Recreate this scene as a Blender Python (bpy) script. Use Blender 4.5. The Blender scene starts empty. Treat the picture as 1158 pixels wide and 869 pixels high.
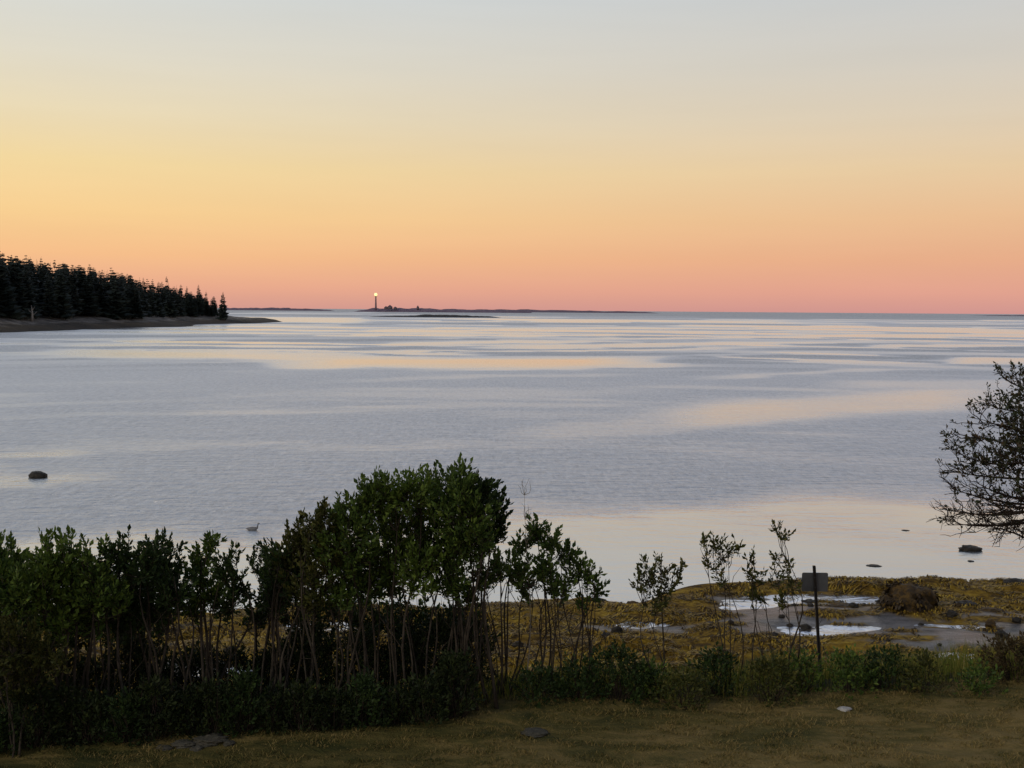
import bpy, math, random
import numpy as np
from mathutils import Vector, Matrix

random.seed(7)
RNG = np.random.default_rng(11)
scene = bpy.context.scene
COL = scene.collection

# ------------------------------------------------------------------ camera
PW, PH = 1158.0, 869.0
FOV = math.radians(50.0)
F = (PW / 2) / math.tan(FOV / 2)
CAMZ = 7.5
PITCH = math.radians(3.85)
ROLL = math.radians(0.445)
cam_data = bpy.data.cameras.new("camera")
cam = bpy.data.objects.new("camera", cam_data)
COL.objects.link(cam)
CM = Matrix.Translation((0, 0, CAMZ)) @ Matrix.Rotation(math.radians(90) - PITCH, 4, 'X') @ Matrix.Rotation(ROLL, 4, 'Z')
cam.matrix_world = CM
cam_data.sensor_fit = 'HORIZONTAL'
cam_data.angle = FOV
cam_data.clip_start = 0.1
cam_data.clip_end = 100000
scene.camera = cam
CM3 = np.array(CM.to_3x3())


def at(px, py, z=0.0):
    """world point at height z seen in direction of pixel"""
    d = CM3 @ np.array([(px - PW / 2) / F, -(py - PH / 2) / F, -1.0])
    t = (z - CAMZ) / d[2]
    return np.array([d[0] * t, d[1] * t, z])


def at_y(px, py, y):
    """world point at distance y seen in direction of pixel"""
    d = CM3 @ np.array([(px - PW / 2) / F, -(py - PH / 2) / F, -1.0])
    t = y / d[1]
    return np.array([d[0] * t, y, CAMZ + d[2] * t])


def pix(x, y, z):
    """array projection"""
    v = np.stack([x, y, z - CAMZ + 0 * x], -1) @ CM3
    w = np.maximum(-v[..., 2], 1e-3)
    return PW / 2 + F * v[..., 0] / w, PH / 2 - F * v[..., 1] / w


# ------------------------------------------------------------------ noise
_TAB = RNG.random((256, 256))


def vnoise(x, y, seed=0):
    x = np.asarray(x, float) + seed * 17.31
    y = np.asarray(y, float) + seed * 9.77
    xi = np.floor(x).astype(int); yi = np.floor(y).astype(int)
    fx = x - xi; fy = y - yi
    fx = fx * fx * (3 - 2 * fx); fy = fy * fy * (3 - 2 * fy)
    a = _TAB[xi & 255, yi & 255]; b = _TAB[(xi + 1) & 255, yi & 255]
    c = _TAB[xi & 255, (yi + 1) & 255]; d = _TAB[(xi + 1) & 255, (yi + 1) & 255]
    return (a * (1 - fx) + b * fx) * (1 - fy) + (c * (1 - fx) + d * fx) * fy


def fbm(x, y, oct=4, seed=0, gain=0.5):
    s = 0; a = 1; t = 0
    for o in range(oct):
        s = s + a * vnoise(x * 2 ** o, y * 2 ** o, seed + o * 3); t += a; a *= gain
    return s / t            # 0..1


def sstep(a, b, x):
    t = np.clip((x - a) / (b - a), 0, 1)
    return t * t * (3 - 2 * t)


# ------------------------------------------------------------------ mesh helpers
class MB:
    def __init__(self):
        self.v = []; self.f = []; self.n = 0; self.qv = []; self.smooth = True

    def add(self, verts, faces):
        verts = np.asarray(verts, float)
        self.v.append(verts)
        self.f.extend([tuple(i + self.n for i in f) for f in faces])
        self.n += len(verts)

    def tube(self, pts, radii, sides=6, cap=True):
        pts = np.asarray(pts, float); m = len(pts)
        tan = np.gradient(pts, axis=0)
        tan /= np.maximum(np.linalg.norm(tan, axis=1, keepdims=True), 1e-9)
        ref = np.array([0, 0, 1.0]) if abs(tan[0][2]) < .8 else np.array([1.0, 0, 0])
        vs = []
        for i in range(m):
            a = np.cross(tan[i], ref); a /= max(np.linalg.norm(a), 1e-9)
            b = np.cross(tan[i], a)
            for k in range(sides):
                t = 2 * math.pi * k / sides
                vs.append(pts[i] + radii[i] * (a * math.cos(t) + b * math.sin(t)))
        fs = []
        for i in range(m - 1):
            for k in range(sides):
                k2 = (k + 1) % sides
                fs.append((i * sides + k, i * sides + k2, (i + 1) * sides + k2, (i + 1) * sides + k))
        if cap:
            fs.append(tuple(range(sides))[::-1])
            fs.append(tuple((m - 1) * sides + k for k in range(sides)))
        self.add(vs, fs)

    def box(self, c, s, bev=0.0, rz=0.0):
        c = np.array(c); s = np.array(s) / 2
        vs = np.array([[x, y, z] for z in (-1, 1) for y in (-1, 1) for x in (-1, 1)]) * s
        R = np.array([[math.cos(rz), -math.sin(rz), 0], [math.sin(rz), math.cos(rz), 0], [0, 0, 1]])
        self.add(vs @ R.T + c, [(0, 2, 3, 1), (4, 5, 7, 6), (0, 1, 5, 4), (2, 6, 7, 3), (0, 4, 6, 2), (1, 3, 7, 5)])

    def build(self, name, mat, parent=None, smooth=True):
        me = bpy.data.meshes.new(name)
        v = np.concatenate(self.v) if self.v else np.zeros((0, 3))
        me.from_pydata(v.tolist(), [], self.f)
        if smooth:
            me.polygons.foreach_set("use_smooth", [True] * len(me.polygons))
        me.materials.append(mat)
        me.update()
        o = bpy.data.objects.new(name, me)
        COL.objects.link(o)
        if parent is not None:
            o.parent = parent
        return o


def fast_mesh(name, V, Q, mat, parent=None, smooth=False, attrs=None):
    """V (n,3); Q (m,k) int faces all k-gons"""
    V = np.ascontiguousarray(V, dtype=np.float32); Q = np.ascontiguousarray(Q, dtype=np.int32)
    me = bpy.data.meshes.new(name)
    k = Q.shape[1]
    me.vertices.add(len(V)); me.vertices.foreach_set("co", V.ravel())
    me.loops.add(Q.size); me.loops.foreach_set("vertex_index", Q.ravel())
    me.polygons.add(len(Q))
    me.polygons.foreach_set("loop_start", np.arange(0, Q.size, k, dtype=np.int32))
    me.polygons.foreach_set("use_smooth", np.full(len(Q), smooth))
    me.update(calc_edges=True)
    me.validate()
    if attrs:
        for an, data in attrs.items():
            if data.ndim == 1:
                a = me.attributes.new(an, 'FLOAT', 'POINT'); a.data.foreach_set("value", np.ascontiguousarray(data, np.float32))
            else:
                a = me.attributes.new(an, 'FLOAT_VECTOR', 'POINT'); a.data.foreach_set("vector", np.ascontiguousarray(data, np.float32).ravel())
    me.materials.append(mat)
    o = bpy.data.objects.new(name, me)
    COL.objects.link(o)
    if parent is not None:
        o.parent = parent
    return o


def grid_faces(ny, nx):
    i = np.arange(ny - 1)[:, None] * nx + np.arange(nx - 1)[None]
    return np.stack([i, i + 1, i + nx + 1, i + nx], -1).reshape(-1, 4)


def tag(o, label=None, cat=None, group=None, kind=None):
    if label: o['label'] = label
    if cat: o['category'] = cat
    if group: o['group'] = group
    if kind: o['kind'] = kind
    return o


def empty(name, loc):
    o = bpy.data.objects.new(name, None)
    o.empty_display_size = 0.2
    COL.objects.link(o); o.location = loc
    return o


# ------------------------------------------------------------------ materials
def lin(r, g, b):
    f = lambda c: (c / 255 / 12.92) if c / 255 <= .04045 else ((c / 255 + .055) / 1.055) ** 2.4
    return (f(r), f(g), f(b), 1)


def newmat(name):
    m = bpy.data.materials.new(name); m.use_nodes = True
    nt = m.node_tree
    return m, nt, nt.nodes["Principled BSDF"]


def N(nt, t, **kw):
    n = nt.nodes.new(t)
    for k, v in kw.items():
        if k in n.inputs: n.inputs[k].default_value = v
        else: setattr(n, k, v)
    return n


def ramp(nt, fac, stops, interp='LINEAR'):
    r = nt.nodes.new('ShaderNodeValToRGB'); r.color_ramp.interpolation = interp
    e = r.color_ramp.elements
    while len(e) < len(stops): e.new(0.5)
    for i, (p, c) in enumerate(stops):
        e[i].position = p; e[i].color = tuple(c)[:3] + (1,)
    if fac is not None: nt.links.new(fac, r.inputs[0])
    return r.outputs[0]


def mixc(nt, fac, a, b):
    m = nt.nodes.new('ShaderNodeMix'); m.data_type = 'RGBA'
    for s, i in ((fac, 0), (a, 6), (b, 7)):
        if isinstance(s, (float, int)): m.inputs[i].default_value = s
        elif isinstance(s, tuple): m.inputs[i].default_value = tuple(s)[:3] + (1,)
        else: nt.links.new(s, m.inputs[i])
    return m.outputs[2]


def math_(nt, op, a, b=None):
    m = nt.nodes.new('ShaderNodeMath'); m.operation = op
    for i, s in enumerate((a, b)):
        if s is None: continue
        if isinstance(s, (float, int)): m.inputs[i].default_value = s
        else: nt.links.new(s, m.inputs[i])
    return m.outputs[0]


def bump(nt, bsdf, h, strength, dist):
    b = nt.nodes.new('ShaderNodeBump'); b.inputs['Strength'].default_value = strength; b.inputs['Distance'].default_value = dist
    nt.links.new(h, b.inputs['Height']); nt.links.new(b.outputs[0], bsdf.inputs['Normal'])
    return b


def pos(nt, scale=(1, 1, 1)):
    g = nt.nodes.new('ShaderNodeNewGeometry'); m = nt.nodes.new('ShaderNodeMapping')
    m.inputs['Scale'].default_value = scale
    nt.links.new(g.outputs['Position'], m.inputs[0])
    return m.outputs[0]


def noise(nt, vec, scale, detail=4, rough=.55, dist=0.0):
    n = nt.nodes.new('ShaderNodeTexNoise')
    n.inputs['Scale'].default_value = scale; n.inputs['Detail'].default_value = detail
    n.inputs['Roughness'].default_value = rough; n.inputs['Distortion'].default_value = dist
    nt.links.new(vec, n.inputs['Vector'])
    return n.outputs[0]


def leaf_mat(name, dark, mid, light, transl=0.25):
    m, nt, b = newmat(name)
    g = N(nt, 'ShaderNodeNewGeometry')
    c = ramp(nt, g.outputs['Random Per Island'], [(0, dark), (.55, mid), (.93, light), (1, [x * 1.3 for x in light])])
    n = noise(nt, pos(nt), 1.6, 2)
    c = mixc(nt, math_(nt, 'MULTIPLY', n, .7), c, tuple(x * .45 for x in mid))
    nt.links.new(c, b.inputs['Base Color'])
    b.inputs['Roughness'].default_value = .6
    b.inputs['Specular IOR Level'].default_value = .18
    tr = N(nt, 'ShaderNodeBsdfTranslucent'); nt.links.new(c, tr.inputs[0])
    mx = N(nt, 'ShaderNodeMixShader'); mx.inputs[0].default_value = transl
    nt.links.new(b.outputs[0], mx.inputs[1]); nt.links.new(tr.outputs[0], mx.inputs[2])
    nt.links.new(mx.outputs[0], nt.nodes['Material Output'].inputs[0])
    return m


def bark_mat(name, a, c, scale=30):
    m, nt, b = newmat(name)
    n = noise(nt, pos(nt, (1, 1, .3)), scale, 4)
    nt.links.new(ramp(nt, n, [(.3, a), (.7, c)]), b.inputs['Base Color'])
    b.inputs['Roughness'].default_value = .9; b.inputs['Specular IOR Level'].default_value = .1
    bump(nt, b, n, .5, .01)
    return m


M_LEAF = leaf_mat('leaf_green', (.024, .046, .010), (.066, .115, .022), (.14, .20, .036))
M_LEAF_LT = leaf_mat('leaf_light_green', (.04, .07, .012), (.085, .14, .022), (.14, .20, .036))
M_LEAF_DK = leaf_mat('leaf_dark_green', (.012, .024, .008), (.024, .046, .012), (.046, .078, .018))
M_LEAF_OL = leaf_mat('leaf_olive', (.03, .04, .010), (.06, .07, .016), (.11, .105, .026))
M_LEAF_RED = leaf_mat('leaf_reddish', (.03, .03, .016), (.042, .055, .025), (.09, .06, .035))
M_LEAF_BR = leaf_mat('leaf_brown', (.04, .03, .014), (.07, .05, .022), (.10, .075, .032))
M_UNDER = leaf_mat('shaded_leaf', (.010, .016, .006), (.018, .030, .009), (.04, .055, .014))  # leaf green darkened, the shadow under the thicket is in the colour
M_NEEDLE = leaf_mat('spruce_needles', (.012, .018, .018), (.022, .032, .028), (.036, .048, .038), .05)  # needle colour lifted towards blue to carry the haze
M_BARK = bark_mat('bark_grey_brown', (.016, .013, .010), (.060, .050, .040))
M_BARK_DK = bark_mat('bark_dark', (.015, .011, .01), (.045, .034, .028))
M_SNAG = bark_mat('dead_wood', (.16, .15, .14), (.30, .28, .26), 3)
M_TWIG = bark_mat('dry_stalk', (.12, .105, .085), (.26, .23, .19))


def rock_mat(name, a, c, weed=None, scale=4, rough=.8):
    m, nt, b = newmat(name)
    p = pos(nt)
    n = noise(nt, p, scale, 8, .65, .6)
    col = ramp(nt, n, [(.3, a), (.7, c)])
    if weed:
        n2 = noise(nt, p, scale * 1.7, 5, .6)
        col = mixc(nt, ramp(nt, n2, [(.45, (0, 0, 0)), (.6, (1, 1, 1))]), col, weed)
    nt.links.new(col, b.inputs['Base Color'])
    b.inputs['Roughness'].default_value = rough; b.inputs['Specular IOR Level'].default_value = .25
    bump(nt, b, n, .9, .5 / scale)
    return m


M_ROCK_DK = rock_mat('wet_dark_rock', (.008, .007, .006), (.03, .024, .018), None, 5, .55)
M_ROCK_WEED = rock_mat('weedy_rock', (.016, .010, .005), (.045, .027, .009), (.08, .045, .009), 5, .6)
M_ROCK_PALE = rock_mat('pale_rock', (.25, .24, .23), (.5, .49, .48), None, 14)
M_ROCK_GREY = rock_mat('grey_rock', (.028, .026, .020), (.075, .07, .055), None, 12)
M_LEDGE = rock_mat('ledge_rock', (.012, .012, .014), (.03, .028, .03), None, .12)
M_ISLE = rock_mat('far_land', (.12, .085, .13), (.16, .115, .16), None, .02)  # purple distance haze mixed into the land colour

# ---- headland
m, nt, b = newmat('headland_ground'); M_HEAD = m
g = N(nt, 'ShaderNodeNewGeometry'); sx = N(nt, 'ShaderNodeSeparateXYZ'); nt.links.new(g.outputs['Position'], sx.inputs[0])
n1 = noise(nt, pos(nt, (1, .5, 1)), .22, 8, .7)
hh = math_(nt, 'ADD', sx.outputs[2], math_(nt, 'MULTIPLY', math_(nt, 'SUBTRACT', n1, .5), 3.0))
base = ramp(nt, math_(nt, 'DIVIDE', hh, 8.0), [(0.0, (.012, .010, .007)), (.12, (.035, .024, .012)), (.22, (.06, .045, .028)), (.30, (.22, .20, .18)), (.46, (.16, .14, .12)), (.56, (.012, .016, .010))])
n3 = noise(nt, pos(nt), .28, 8, .75)
base = mixc(nt, ramp(nt, n3, [(.42, (0, 0, 0)), (.62, (1, 1, 1))]), base, (.02, .016, .012))
nt.links.new(base, b.inputs['Base Color']); b.inputs['Roughness'].default_value = .9
bump(nt, b, n3, 1.0, 1.2)

# ---- near ground: lawn, bank, beach
m, nt, b = newmat('shore_ground'); M_GROUND = m
at_ = N(nt, 'ShaderNodeAttribute', attribute_name='zone'); sp = N(nt, 'ShaderNodeSeparateXYZ'); nt.links.new(at_.outputs['Vector'], sp.inputs[0])
p = pos(nt)
nl = noise(nt, pos(nt, (.55, 1.5, 1)), 1.3, 8, .72, .5)
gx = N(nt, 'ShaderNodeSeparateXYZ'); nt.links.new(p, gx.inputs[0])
nl = math_(nt, 'ADD', nl, math_(nt, 'MULTIPLY', gx.outputs[0], .009))  # lawn turns darker and greener to the left, shade put into the colour
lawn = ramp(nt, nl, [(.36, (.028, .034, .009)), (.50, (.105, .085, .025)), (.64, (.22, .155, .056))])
nf = noise(nt, p, 40, 3)
lawn = mixc(nt, math_(nt, 'MULTIPLY', nf, .35), lawn, (.03, .028, .010))
nw = noise(nt, p, 3.2, 8, .7, 1.2)
nwl = noise(nt, pos(nt, (.5, 1.1, 1)), .55, 4, .65, .8)
weed = ramp(nt, math_(nt, 'ADD', math_(nt, 'MULTIPLY', nw, .55), math_(nt, 'MULTIPLY', nwl, .45)), [(.37, (.014, .009, .003)), (.45, (.07, .039, .006)), (.53, (.20, .12, .012)), (.66, (.38, .26, .032))])
nsd = noise(nt, pos(nt, (1, 2.5, 1)), 1.4, 7, .65, .3)
sand = ramp(nt, nsd, [(.34, (.028, .024, .020)), (.47, (.085, .077, .076)), (.56, (.12, .11, .112)), (.75, (.19, .18, .185))])
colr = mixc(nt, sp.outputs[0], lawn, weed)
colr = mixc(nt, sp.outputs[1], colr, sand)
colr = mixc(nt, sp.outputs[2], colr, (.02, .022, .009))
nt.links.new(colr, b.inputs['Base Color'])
rg = ramp(nt, sp.outputs[1], [(0, (.85,) * 3), (1, (.34,) * 3)])
nt.links.new(rg, b.inputs['Roughness']); nt.links.new(ramp(nt, sp.outputs[1], [(0, (.12,) * 3), (1, (.55,) * 3)]), b.inputs['Specular IOR Level'])
hb = math_(nt, 'ADD', nw, math_(nt, 'MULTIPLY', nf, .25))
bump(nt, b, hb, .8, .10)


def water_mat(name, calm_attr, base=(.11, .13, .15), calm_const=.9, fmin=.54):
    m, nt, b = newmat(name)
    out = nt.nodes['Material Output']; nt.nodes.remove(b)
    if calm_attr:
        calm = N(nt, 'ShaderNodeAttribute', attribute_name='calm').outputs['Fac']
    else:
        v = N(nt, 'ShaderNodeValue'); v.outputs[0].default_value = calm_const; calm = v.outputs[0]
    rough = math_(nt, 'SUBTRACT', 1.0, calm)
    r = nt.nodes.new('ShaderNodeMapRange'); nt.links.new(rough, r.inputs[0]); r.inputs[3].default_value = .16; r.inputs[4].default_value = .44
    w1 = noise(nt, pos(nt, (1.6, 1.0, 1)), 3.2, 3, .6, .6)
    w2 = noise(nt, pos(nt, (.6, 1.6, 1)), .9, 3, .6, .8)
    h = math_(nt, 'ADD', math_(nt, 'MULTIPLY', w1, .35), w2)
    bm = N(nt, 'ShaderNodeBump'); bm.inputs['Distance'].default_value = .32
    st = nt.nodes.new('ShaderNodeMapRange'); nt.links.new(rough, st.inputs[0]); st.inputs[3].default_value = .025; st.inputs[4].default_value = 1.0
    nt.links.new(st.outputs[0], bm.inputs['Strength']); nt.links.new(h, bm.inputs['Height'])
    gl = N(nt, 'ShaderNodeBsdfGlossy'); gl.inputs[0].default_value = (.97, .975, 1, 1)
    nt.links.new(r.outputs[0], gl.inputs['Roughness']); nt.links.new(bm.outputs[0], gl.inputs['Normal'])
    df = N(nt, 'ShaderNodeBsdfDiffuse'); df.inputs[0].default_value = base + (1,)
    fr = N(nt, 'ShaderNodeFresnel'); fr.inputs[0].default_value = 1.5
    fm = nt.nodes.new('ShaderNodeMapRange'); nt.links.new(fr.outputs[0], fm.inputs[0]); fm.inputs[3].default_value = fmin; fm.inputs[4].default_value = 1
    mot = ramp(nt, noise(nt, pos(nt, (3.4, .8, 1)), 1.0, 4, .75, .6), [(.3, (.62,) * 3), (.7, (1,) * 3)])
    dk = math_(nt, 'SUBTRACT', 1.0, math_(nt, 'MULTIPLY', rough, math_(nt, 'SUBTRACT', .86, math_(nt, 'MULTIPLY', mot, .80))))
    fmx = math_(nt, 'MULTIPLY', fm.outputs[0], dk)
    mx = N(nt, 'ShaderNodeMixShader'); nt.links.new(fmx, mx.inputs[0])
    nt.links.new(df.outputs[0], mx.inputs[1]); nt.links.new(gl.outputs[0], mx.inputs[2])
    nt.links.new(mx.outputs[0], out.inputs[0])
    return m


M_WATER = water_mat('sea_water', True)
M_POOL = water_mat('pool_water', False, (.06, .065, .075), .55, .55)


def plain(name, c, rough=.6, emit=None, es=0, metal=0):
    m, nt, b = newmat(name)
    n = noise(nt, pos(nt), 9, 4)
    nt.links.new(ramp(nt, n, [(.3, [x * .8 for x in c]), (.7, [x * 1.15 for x in c])]), b.inputs['Base Color'])
    b.inputs['Roughness'].default_value = rough; b.inputs['Metallic'].default_value = metal
    if emit:
        b.inputs['Emission Color'].default_value = emit + (1,); b.inputs['Emission Strength'].default_value = es
    return m


M_POST = plain('post_paint', (.018, .016, .016), .6)
M_PANEL = plain('sign_back', (.055, .06, .068), .7)
M_TOWER = plain('hazed_granite', (.15, .10, .12), .8)  # tower tone tinted with distance haze
M_LAMP = plain('lighthouse_lamp', (.8, .7, .4), .5, (1.0, .66, .25), 1.5)
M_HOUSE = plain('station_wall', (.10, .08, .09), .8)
M_BIRD = plain('bird_plumage', (.12, .12, .13), .8)

# ------------------------------------------------------------------ world
w = bpy.data.worlds.new("World"); scene.world = w; w.use_nodes = True
nt = w.node_tree; bg = nt.nodes['Background']
tc = N(nt, 'ShaderNodeTexCoord'); sp = N(nt, 'ShaderNodeSeparateXYZ'); nt.links.new(tc.outputs['Generated'], sp.inputs[0])
el = math_(nt, 'MULTIPLY', math_(nt, 'ARCSINE', sp.outputs[2]), 180 / math.pi)        # degrees above horizon
fac = math_(nt, 'DIVIDE', el, 60.0)
# left (north-east) and right (south-east) halves of the afterglow band
L = [(0, (214, 156, 142)), (1.0, (235, 172, 141)), (2.6, (247, 192, 139)), (4.6, (249, 209, 147)), (7, (244, 217, 160)), (9.5, (234, 219, 184)), (12, (225, 219, 201)), (15.5, (213, 217, 215)), (24, (200, 207, 216)), (38, (164, 177, 200)), (60, (106, 124, 156))]
Rr = [(0, (208, 150, 144)), (1.0, (225, 162, 143)), (2.6, (231, 173, 138)), (4.6, (233, 188, 146)), (7, (230, 202, 163)), (9.5, (220, 205, 182)), (12, (210, 204, 193)), (15.5, (199, 202, 203)), (24, (188, 195, 207)), (38, (152, 166, 192)), (60, (98, 116, 148))]
cl = ramp(nt, fac, [(e / 60, lin(*c)) for e, c in L]); cr = ramp(nt, fac, [(e / 60, lin(*c)) for e, c in Rr])
azm = nt.nodes.new('ShaderNodeMapRange'); nt.links.new(sp.outputs[0], azm.inputs[0]); azm.inputs[1].default_value = -.55; azm.inputs[2].default_value = .5
azm.interpolation_type = 'SMOOTHSTEP'
glow = mixc(nt, azm.outputs[0], cl, cr)
sky = N(nt, 'ShaderNodeTexSky'); sky.sky_type = 'NISHITA'; sky.sun_disc = False
SUN_EL, SUN_ROT = math.radians(3), math.radians(215)
sky.sun_elevation = SUN_EL; sky.sun_rotation = SUN_ROT
skm = mixc(nt, 1.0, sky.outputs[0], (1, 1, 1)); 
sk = N(nt, 'ShaderNodeVectorMath'); sk.operation = 'SCALE'; nt.links.new(sky.outputs[0], sk.inputs[0]); sk.inputs['Scale'].default_value = .08
# upper sky comes from the Nishita dome
up = nt.nodes.new('ShaderNodeMapRange'); nt.links.new(el, up.inputs[0]); up.inputs[1].default_value = 35; up.inputs[2].default_value = 75; up.inputs[4].default_value = .6
hzn = noise(nt, (lambda mp: (nt.links.new(tc.outputs['Generated'], mp.inputs[0]), mp.outputs[0])[1])(N(nt, 'ShaderNodeMapping', Scale=(2.2, 2.2, 26))), 1.0, 4, .6, .3)
hzf = nt.nodes.new('ShaderNodeMapRange'); nt.links.new(hzn, hzf.inputs[0]); hzf.inputs[3].default_value = .955; hzf.inputs[4].default_value = 1.045
gsc = N(nt, 'ShaderNodeVectorMath'); gsc.operation = 'SCALE'; nt.links.new(glow, gsc.inputs[0]); nt.links.new(hzf.outputs[0], gsc.inputs['Scale'])
full = mixc(nt, up.outputs[0], gsc.outputs[0], sk.outputs[0])
nt.links.new(full, bg.inputs[0]); bg.inputs[1].default_value = 1.0

sd = bpy.data.lights.new("sun", 'SUN'); so = bpy.data.objects.new("sun", sd); COL.objects.link(so)
sd.energy = 1.1; sd.angle = math.radians(14); sd.color = (1, .88, .68)
# faint last light from behind the camera, to the left
so.rotation_euler = Vector((-.62, -.55, .62)).to_track_quat('Z', 'Y').to_euler()

# ------------------------------------------------------------------ near ground
LAWN_Z = 2.5
edge_px = [(-300, 868), (0, 852), (200, 836), (400, 829), (530, 815), (560, 797), (760, 799), (900, 792), (1158, 777), (1500, 765)]
E = np.array([at(px, py, LAWN_Z)[:2] for px, py in edge_px])
shore_px = [(-200, 702), (0, 700), (200, 697), (400, 692), (560, 690), (700, 688), (790, 686), (815, 677), (900, 671), (940, 666), (1000, 660), (1100, 660), (1300, 664)]
S = np.array([at(px, py, 0)[:2] for px, py in shore_px])


def ye(x): return np.interp(x, E[:, 0], E[:, 1])
def ys(x): return np.interp(x, S[:, 0], S[:, 1])


def inpoly(px, py, poly):
    r = np.zeros(np.shape(px), bool); n = len(poly)
    for i in range(n):
        x1, y1 = poly[i]; x2, y2 = poly[(i + 1) % n]
        c = ((y1 > py) != (y2 > py)) & (px < (x2 - x1) * (py - y1) / ((y2 - y1) or 1e-9) + x1)
        r ^= c
    return r


def segdist(x, y, poly):
    d = np.full(np.shape(x), 1e9); n = len(poly)
    for i in range(n):
        a = np.array(poly[i], float); b_ = np.array(poly[(i + 1) % n], float); ab = b_ - a
        t = np.clip(((x - a[0]) * ab[0] + (y - a[1]) * ab[1]) / max(ab @ ab, 1e-9), 0, 1)
        d = np.minimum(d, np.hypot(x - a[0] - t * ab[0], y - a[1] - t * ab[1]))
    return d


def sdf(x, y, poly):
    d = segdist(x, y, poly)
    return np.where(inpoly(x, y, poly), -d, d)


POOLS = [
    ("", .24, [(812, 690), (826, 677), (880, 675), (960, 671), (1010, 675), (1006, 684), (960, 689), (900, 694), (850, 697)]),
    ("", .34, [(884, 712), (940, 708), (1000, 711), (1050, 706), (1100, 709), (1128, 717), (1118, 730), (1085, 736), (1045, 730), (985, 721), (900, 719)]),
    ("", .38, [(1056, 741), (1080, 738), (1104, 741), (1100, 747), (1064, 749)]),
    ("", .20, [(322, 705), (360, 703), (400, 705), (396, 712), (340, 713)]),
    ("", .20, [(575, 704), (600, 703), (625, 704), (620, 711), (590, 712)]),
    ("", .22, [(682, 707), (705, 704), (735, 704), (756, 707), (735, 710), (700, 711)]),
    ("", .40, [(205, 760), (222, 754), (262, 753), (285, 758), (270, 764), (220, 765)]),
]
POOLW = [(lab, z, [tuple(at(px, py, z)[:2]) for px, py in poly]) for lab, z, poly in POOLS]
SAND = [
    [(800, 706), (870, 692), (960, 690), (1040, 702), (1158, 692), (1300, 692), (1300, 733), (1158, 726), (1120, 740), (1040, 734), (960, 726), (850, 719)],
    [(664, 704), (700, 701), (770, 703), (790, 708), (760, 715), (700, 716)],
    [(190, 756), (240, 751), (300, 756), (290, 767), (200, 768)],
    [(316, 704), (400, 702), (410, 712), (330, 714)],
    [(812, 674), (900, 670), (1010, 672), (1016, 688), (900, 698), (810, 698)],
]
SANDW = [[tuple(at(px, py, .35)[:2]) for px, py in poly] for poly in SAND]


def ground(x, y):
    """height and zone masks"""
    x = np.asarray(x, float); y = np.asarray(y, float)
    e = ye(x); s = ys(x) + (fbm(x * .8, y * .8, 3, 5) - .5) * 1.2
    t = y - e
    lawn = LAWN_Z + (fbm(x * .5, y * .5, 3, 1) - .5) * .07 + (fbm(x * 1.6, y * 4, 3, 31) - .5) * .085
    foot = e + 6.0
    bz = np.interp(t, [0, 1.0, 3.2, 6.0], [0, -.10, -1.15, -1.98]) + LAWN_Z
    u = np.clip((y - foot) / np.maximum(s - foot, .5), 0, 1.0)
    beach = .52 - .50 * u
    over = np.maximum(y - s, 0)
    beach = beach - np.minimum(over * .16, 3.0)
    z = np.where(t < 0, lawn, np.where(t < 6.0, bz, beach))
    onb = sstep(3.5, 7, t)
    # lumpy weed covered ledges
    lump = (fbm(x * .55, y * .9, 4, 9) - .5) * .42 + np.abs(fbm(x * 1.9, y * 2.4, 3, 12) - .5) * .30 + (fbm(x * 6, y * 6, 2, 15) - .5) * .06
    sand = np.zeros_like(x)
    wob = (fbm(x * 1.3, y * 1.3, 3, 21) - .5) * 1.0
    for poly in SANDW:
        sand = np.maximum(sand, 1 - sstep(-.25, .35, sdf(x, y, poly) + wob))
    sand = sand * (1 - .95 * sstep(.54, .62, fbm(x * .7 + 3, y * 1.9, 4, 25)))
    flat = sand
    fade = 1 - sstep(-.3, 1.2, y - s)
    z = z + onb * fade * lump * (1 - .82 * flat)
    # raised ledge rim toward the sea on the right
    rim = np.exp(-((y - (s - 1.2)) / .9) ** 2) * sstep(6.6, 8.6, x) * (.16 + .22 * fbm(x * .6, y * .6, 3, 41))
    z = z + rim * onb
    for lab, pz, poly in POOLW:
        d = sdf(x, y, poly)
        dw = d + wob * .4 + (fbm(x * 3, y * 5, 3, 57) - .5) * .4 - .12
        k = 1 - sstep(-.25, .25, dw)
        near_ = 1 - sstep(1.2, 2.4, d)
        z = np.where(near_ > 0, np.maximum(z, (pz + .02 + .05 * sstep(0, .6, dw)) * near_ + z * (1 - near_)), z)
        z = z * (1 - k) + k * (pz - .022 + (fbm(x * .9, y * 3.6, 4, 51) - .5) * .12)
    zweed = sstep(2.9, 4.6, t + wob * 1.5)
    zsand = flat * onb
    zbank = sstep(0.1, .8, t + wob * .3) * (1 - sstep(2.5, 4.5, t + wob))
    return z, np.stack([zweed, zsand, zbank], -1)


def gz(x, y):
    return float(ground(np.array([x]), np.array([y]))[0][0])


xs = np.concatenate([np.geomspace(500, 22, 30) * -1, np.arange(-21.9, 22, .14), np.geomspace(22.1, 500, 30)])
ysx = np.concatenate([-np.geomspace(80, 2, 14), np.linspace(-1, 9, 12), np.arange(9.2, 34, .11), np.geomspace(34.3, 60, 12)])
X, Y = np.meshgrid(xs, ysx)
Z, zone = ground(X.ravel(), Y.ravel())
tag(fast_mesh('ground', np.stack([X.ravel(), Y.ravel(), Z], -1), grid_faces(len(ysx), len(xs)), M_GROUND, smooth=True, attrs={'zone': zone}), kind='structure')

# sea bed far below, out to the horizon
mb = MB(); mb.add([(-60000, 55, -3.2), (60000, 55, -3.2), (60000, 60000, -3.2), (-60000, 60000, -3.2)], [(0, 1, 2, 3)])
tag(mb.build('seabed', M_ROCK_DK), kind='structure')

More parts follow.
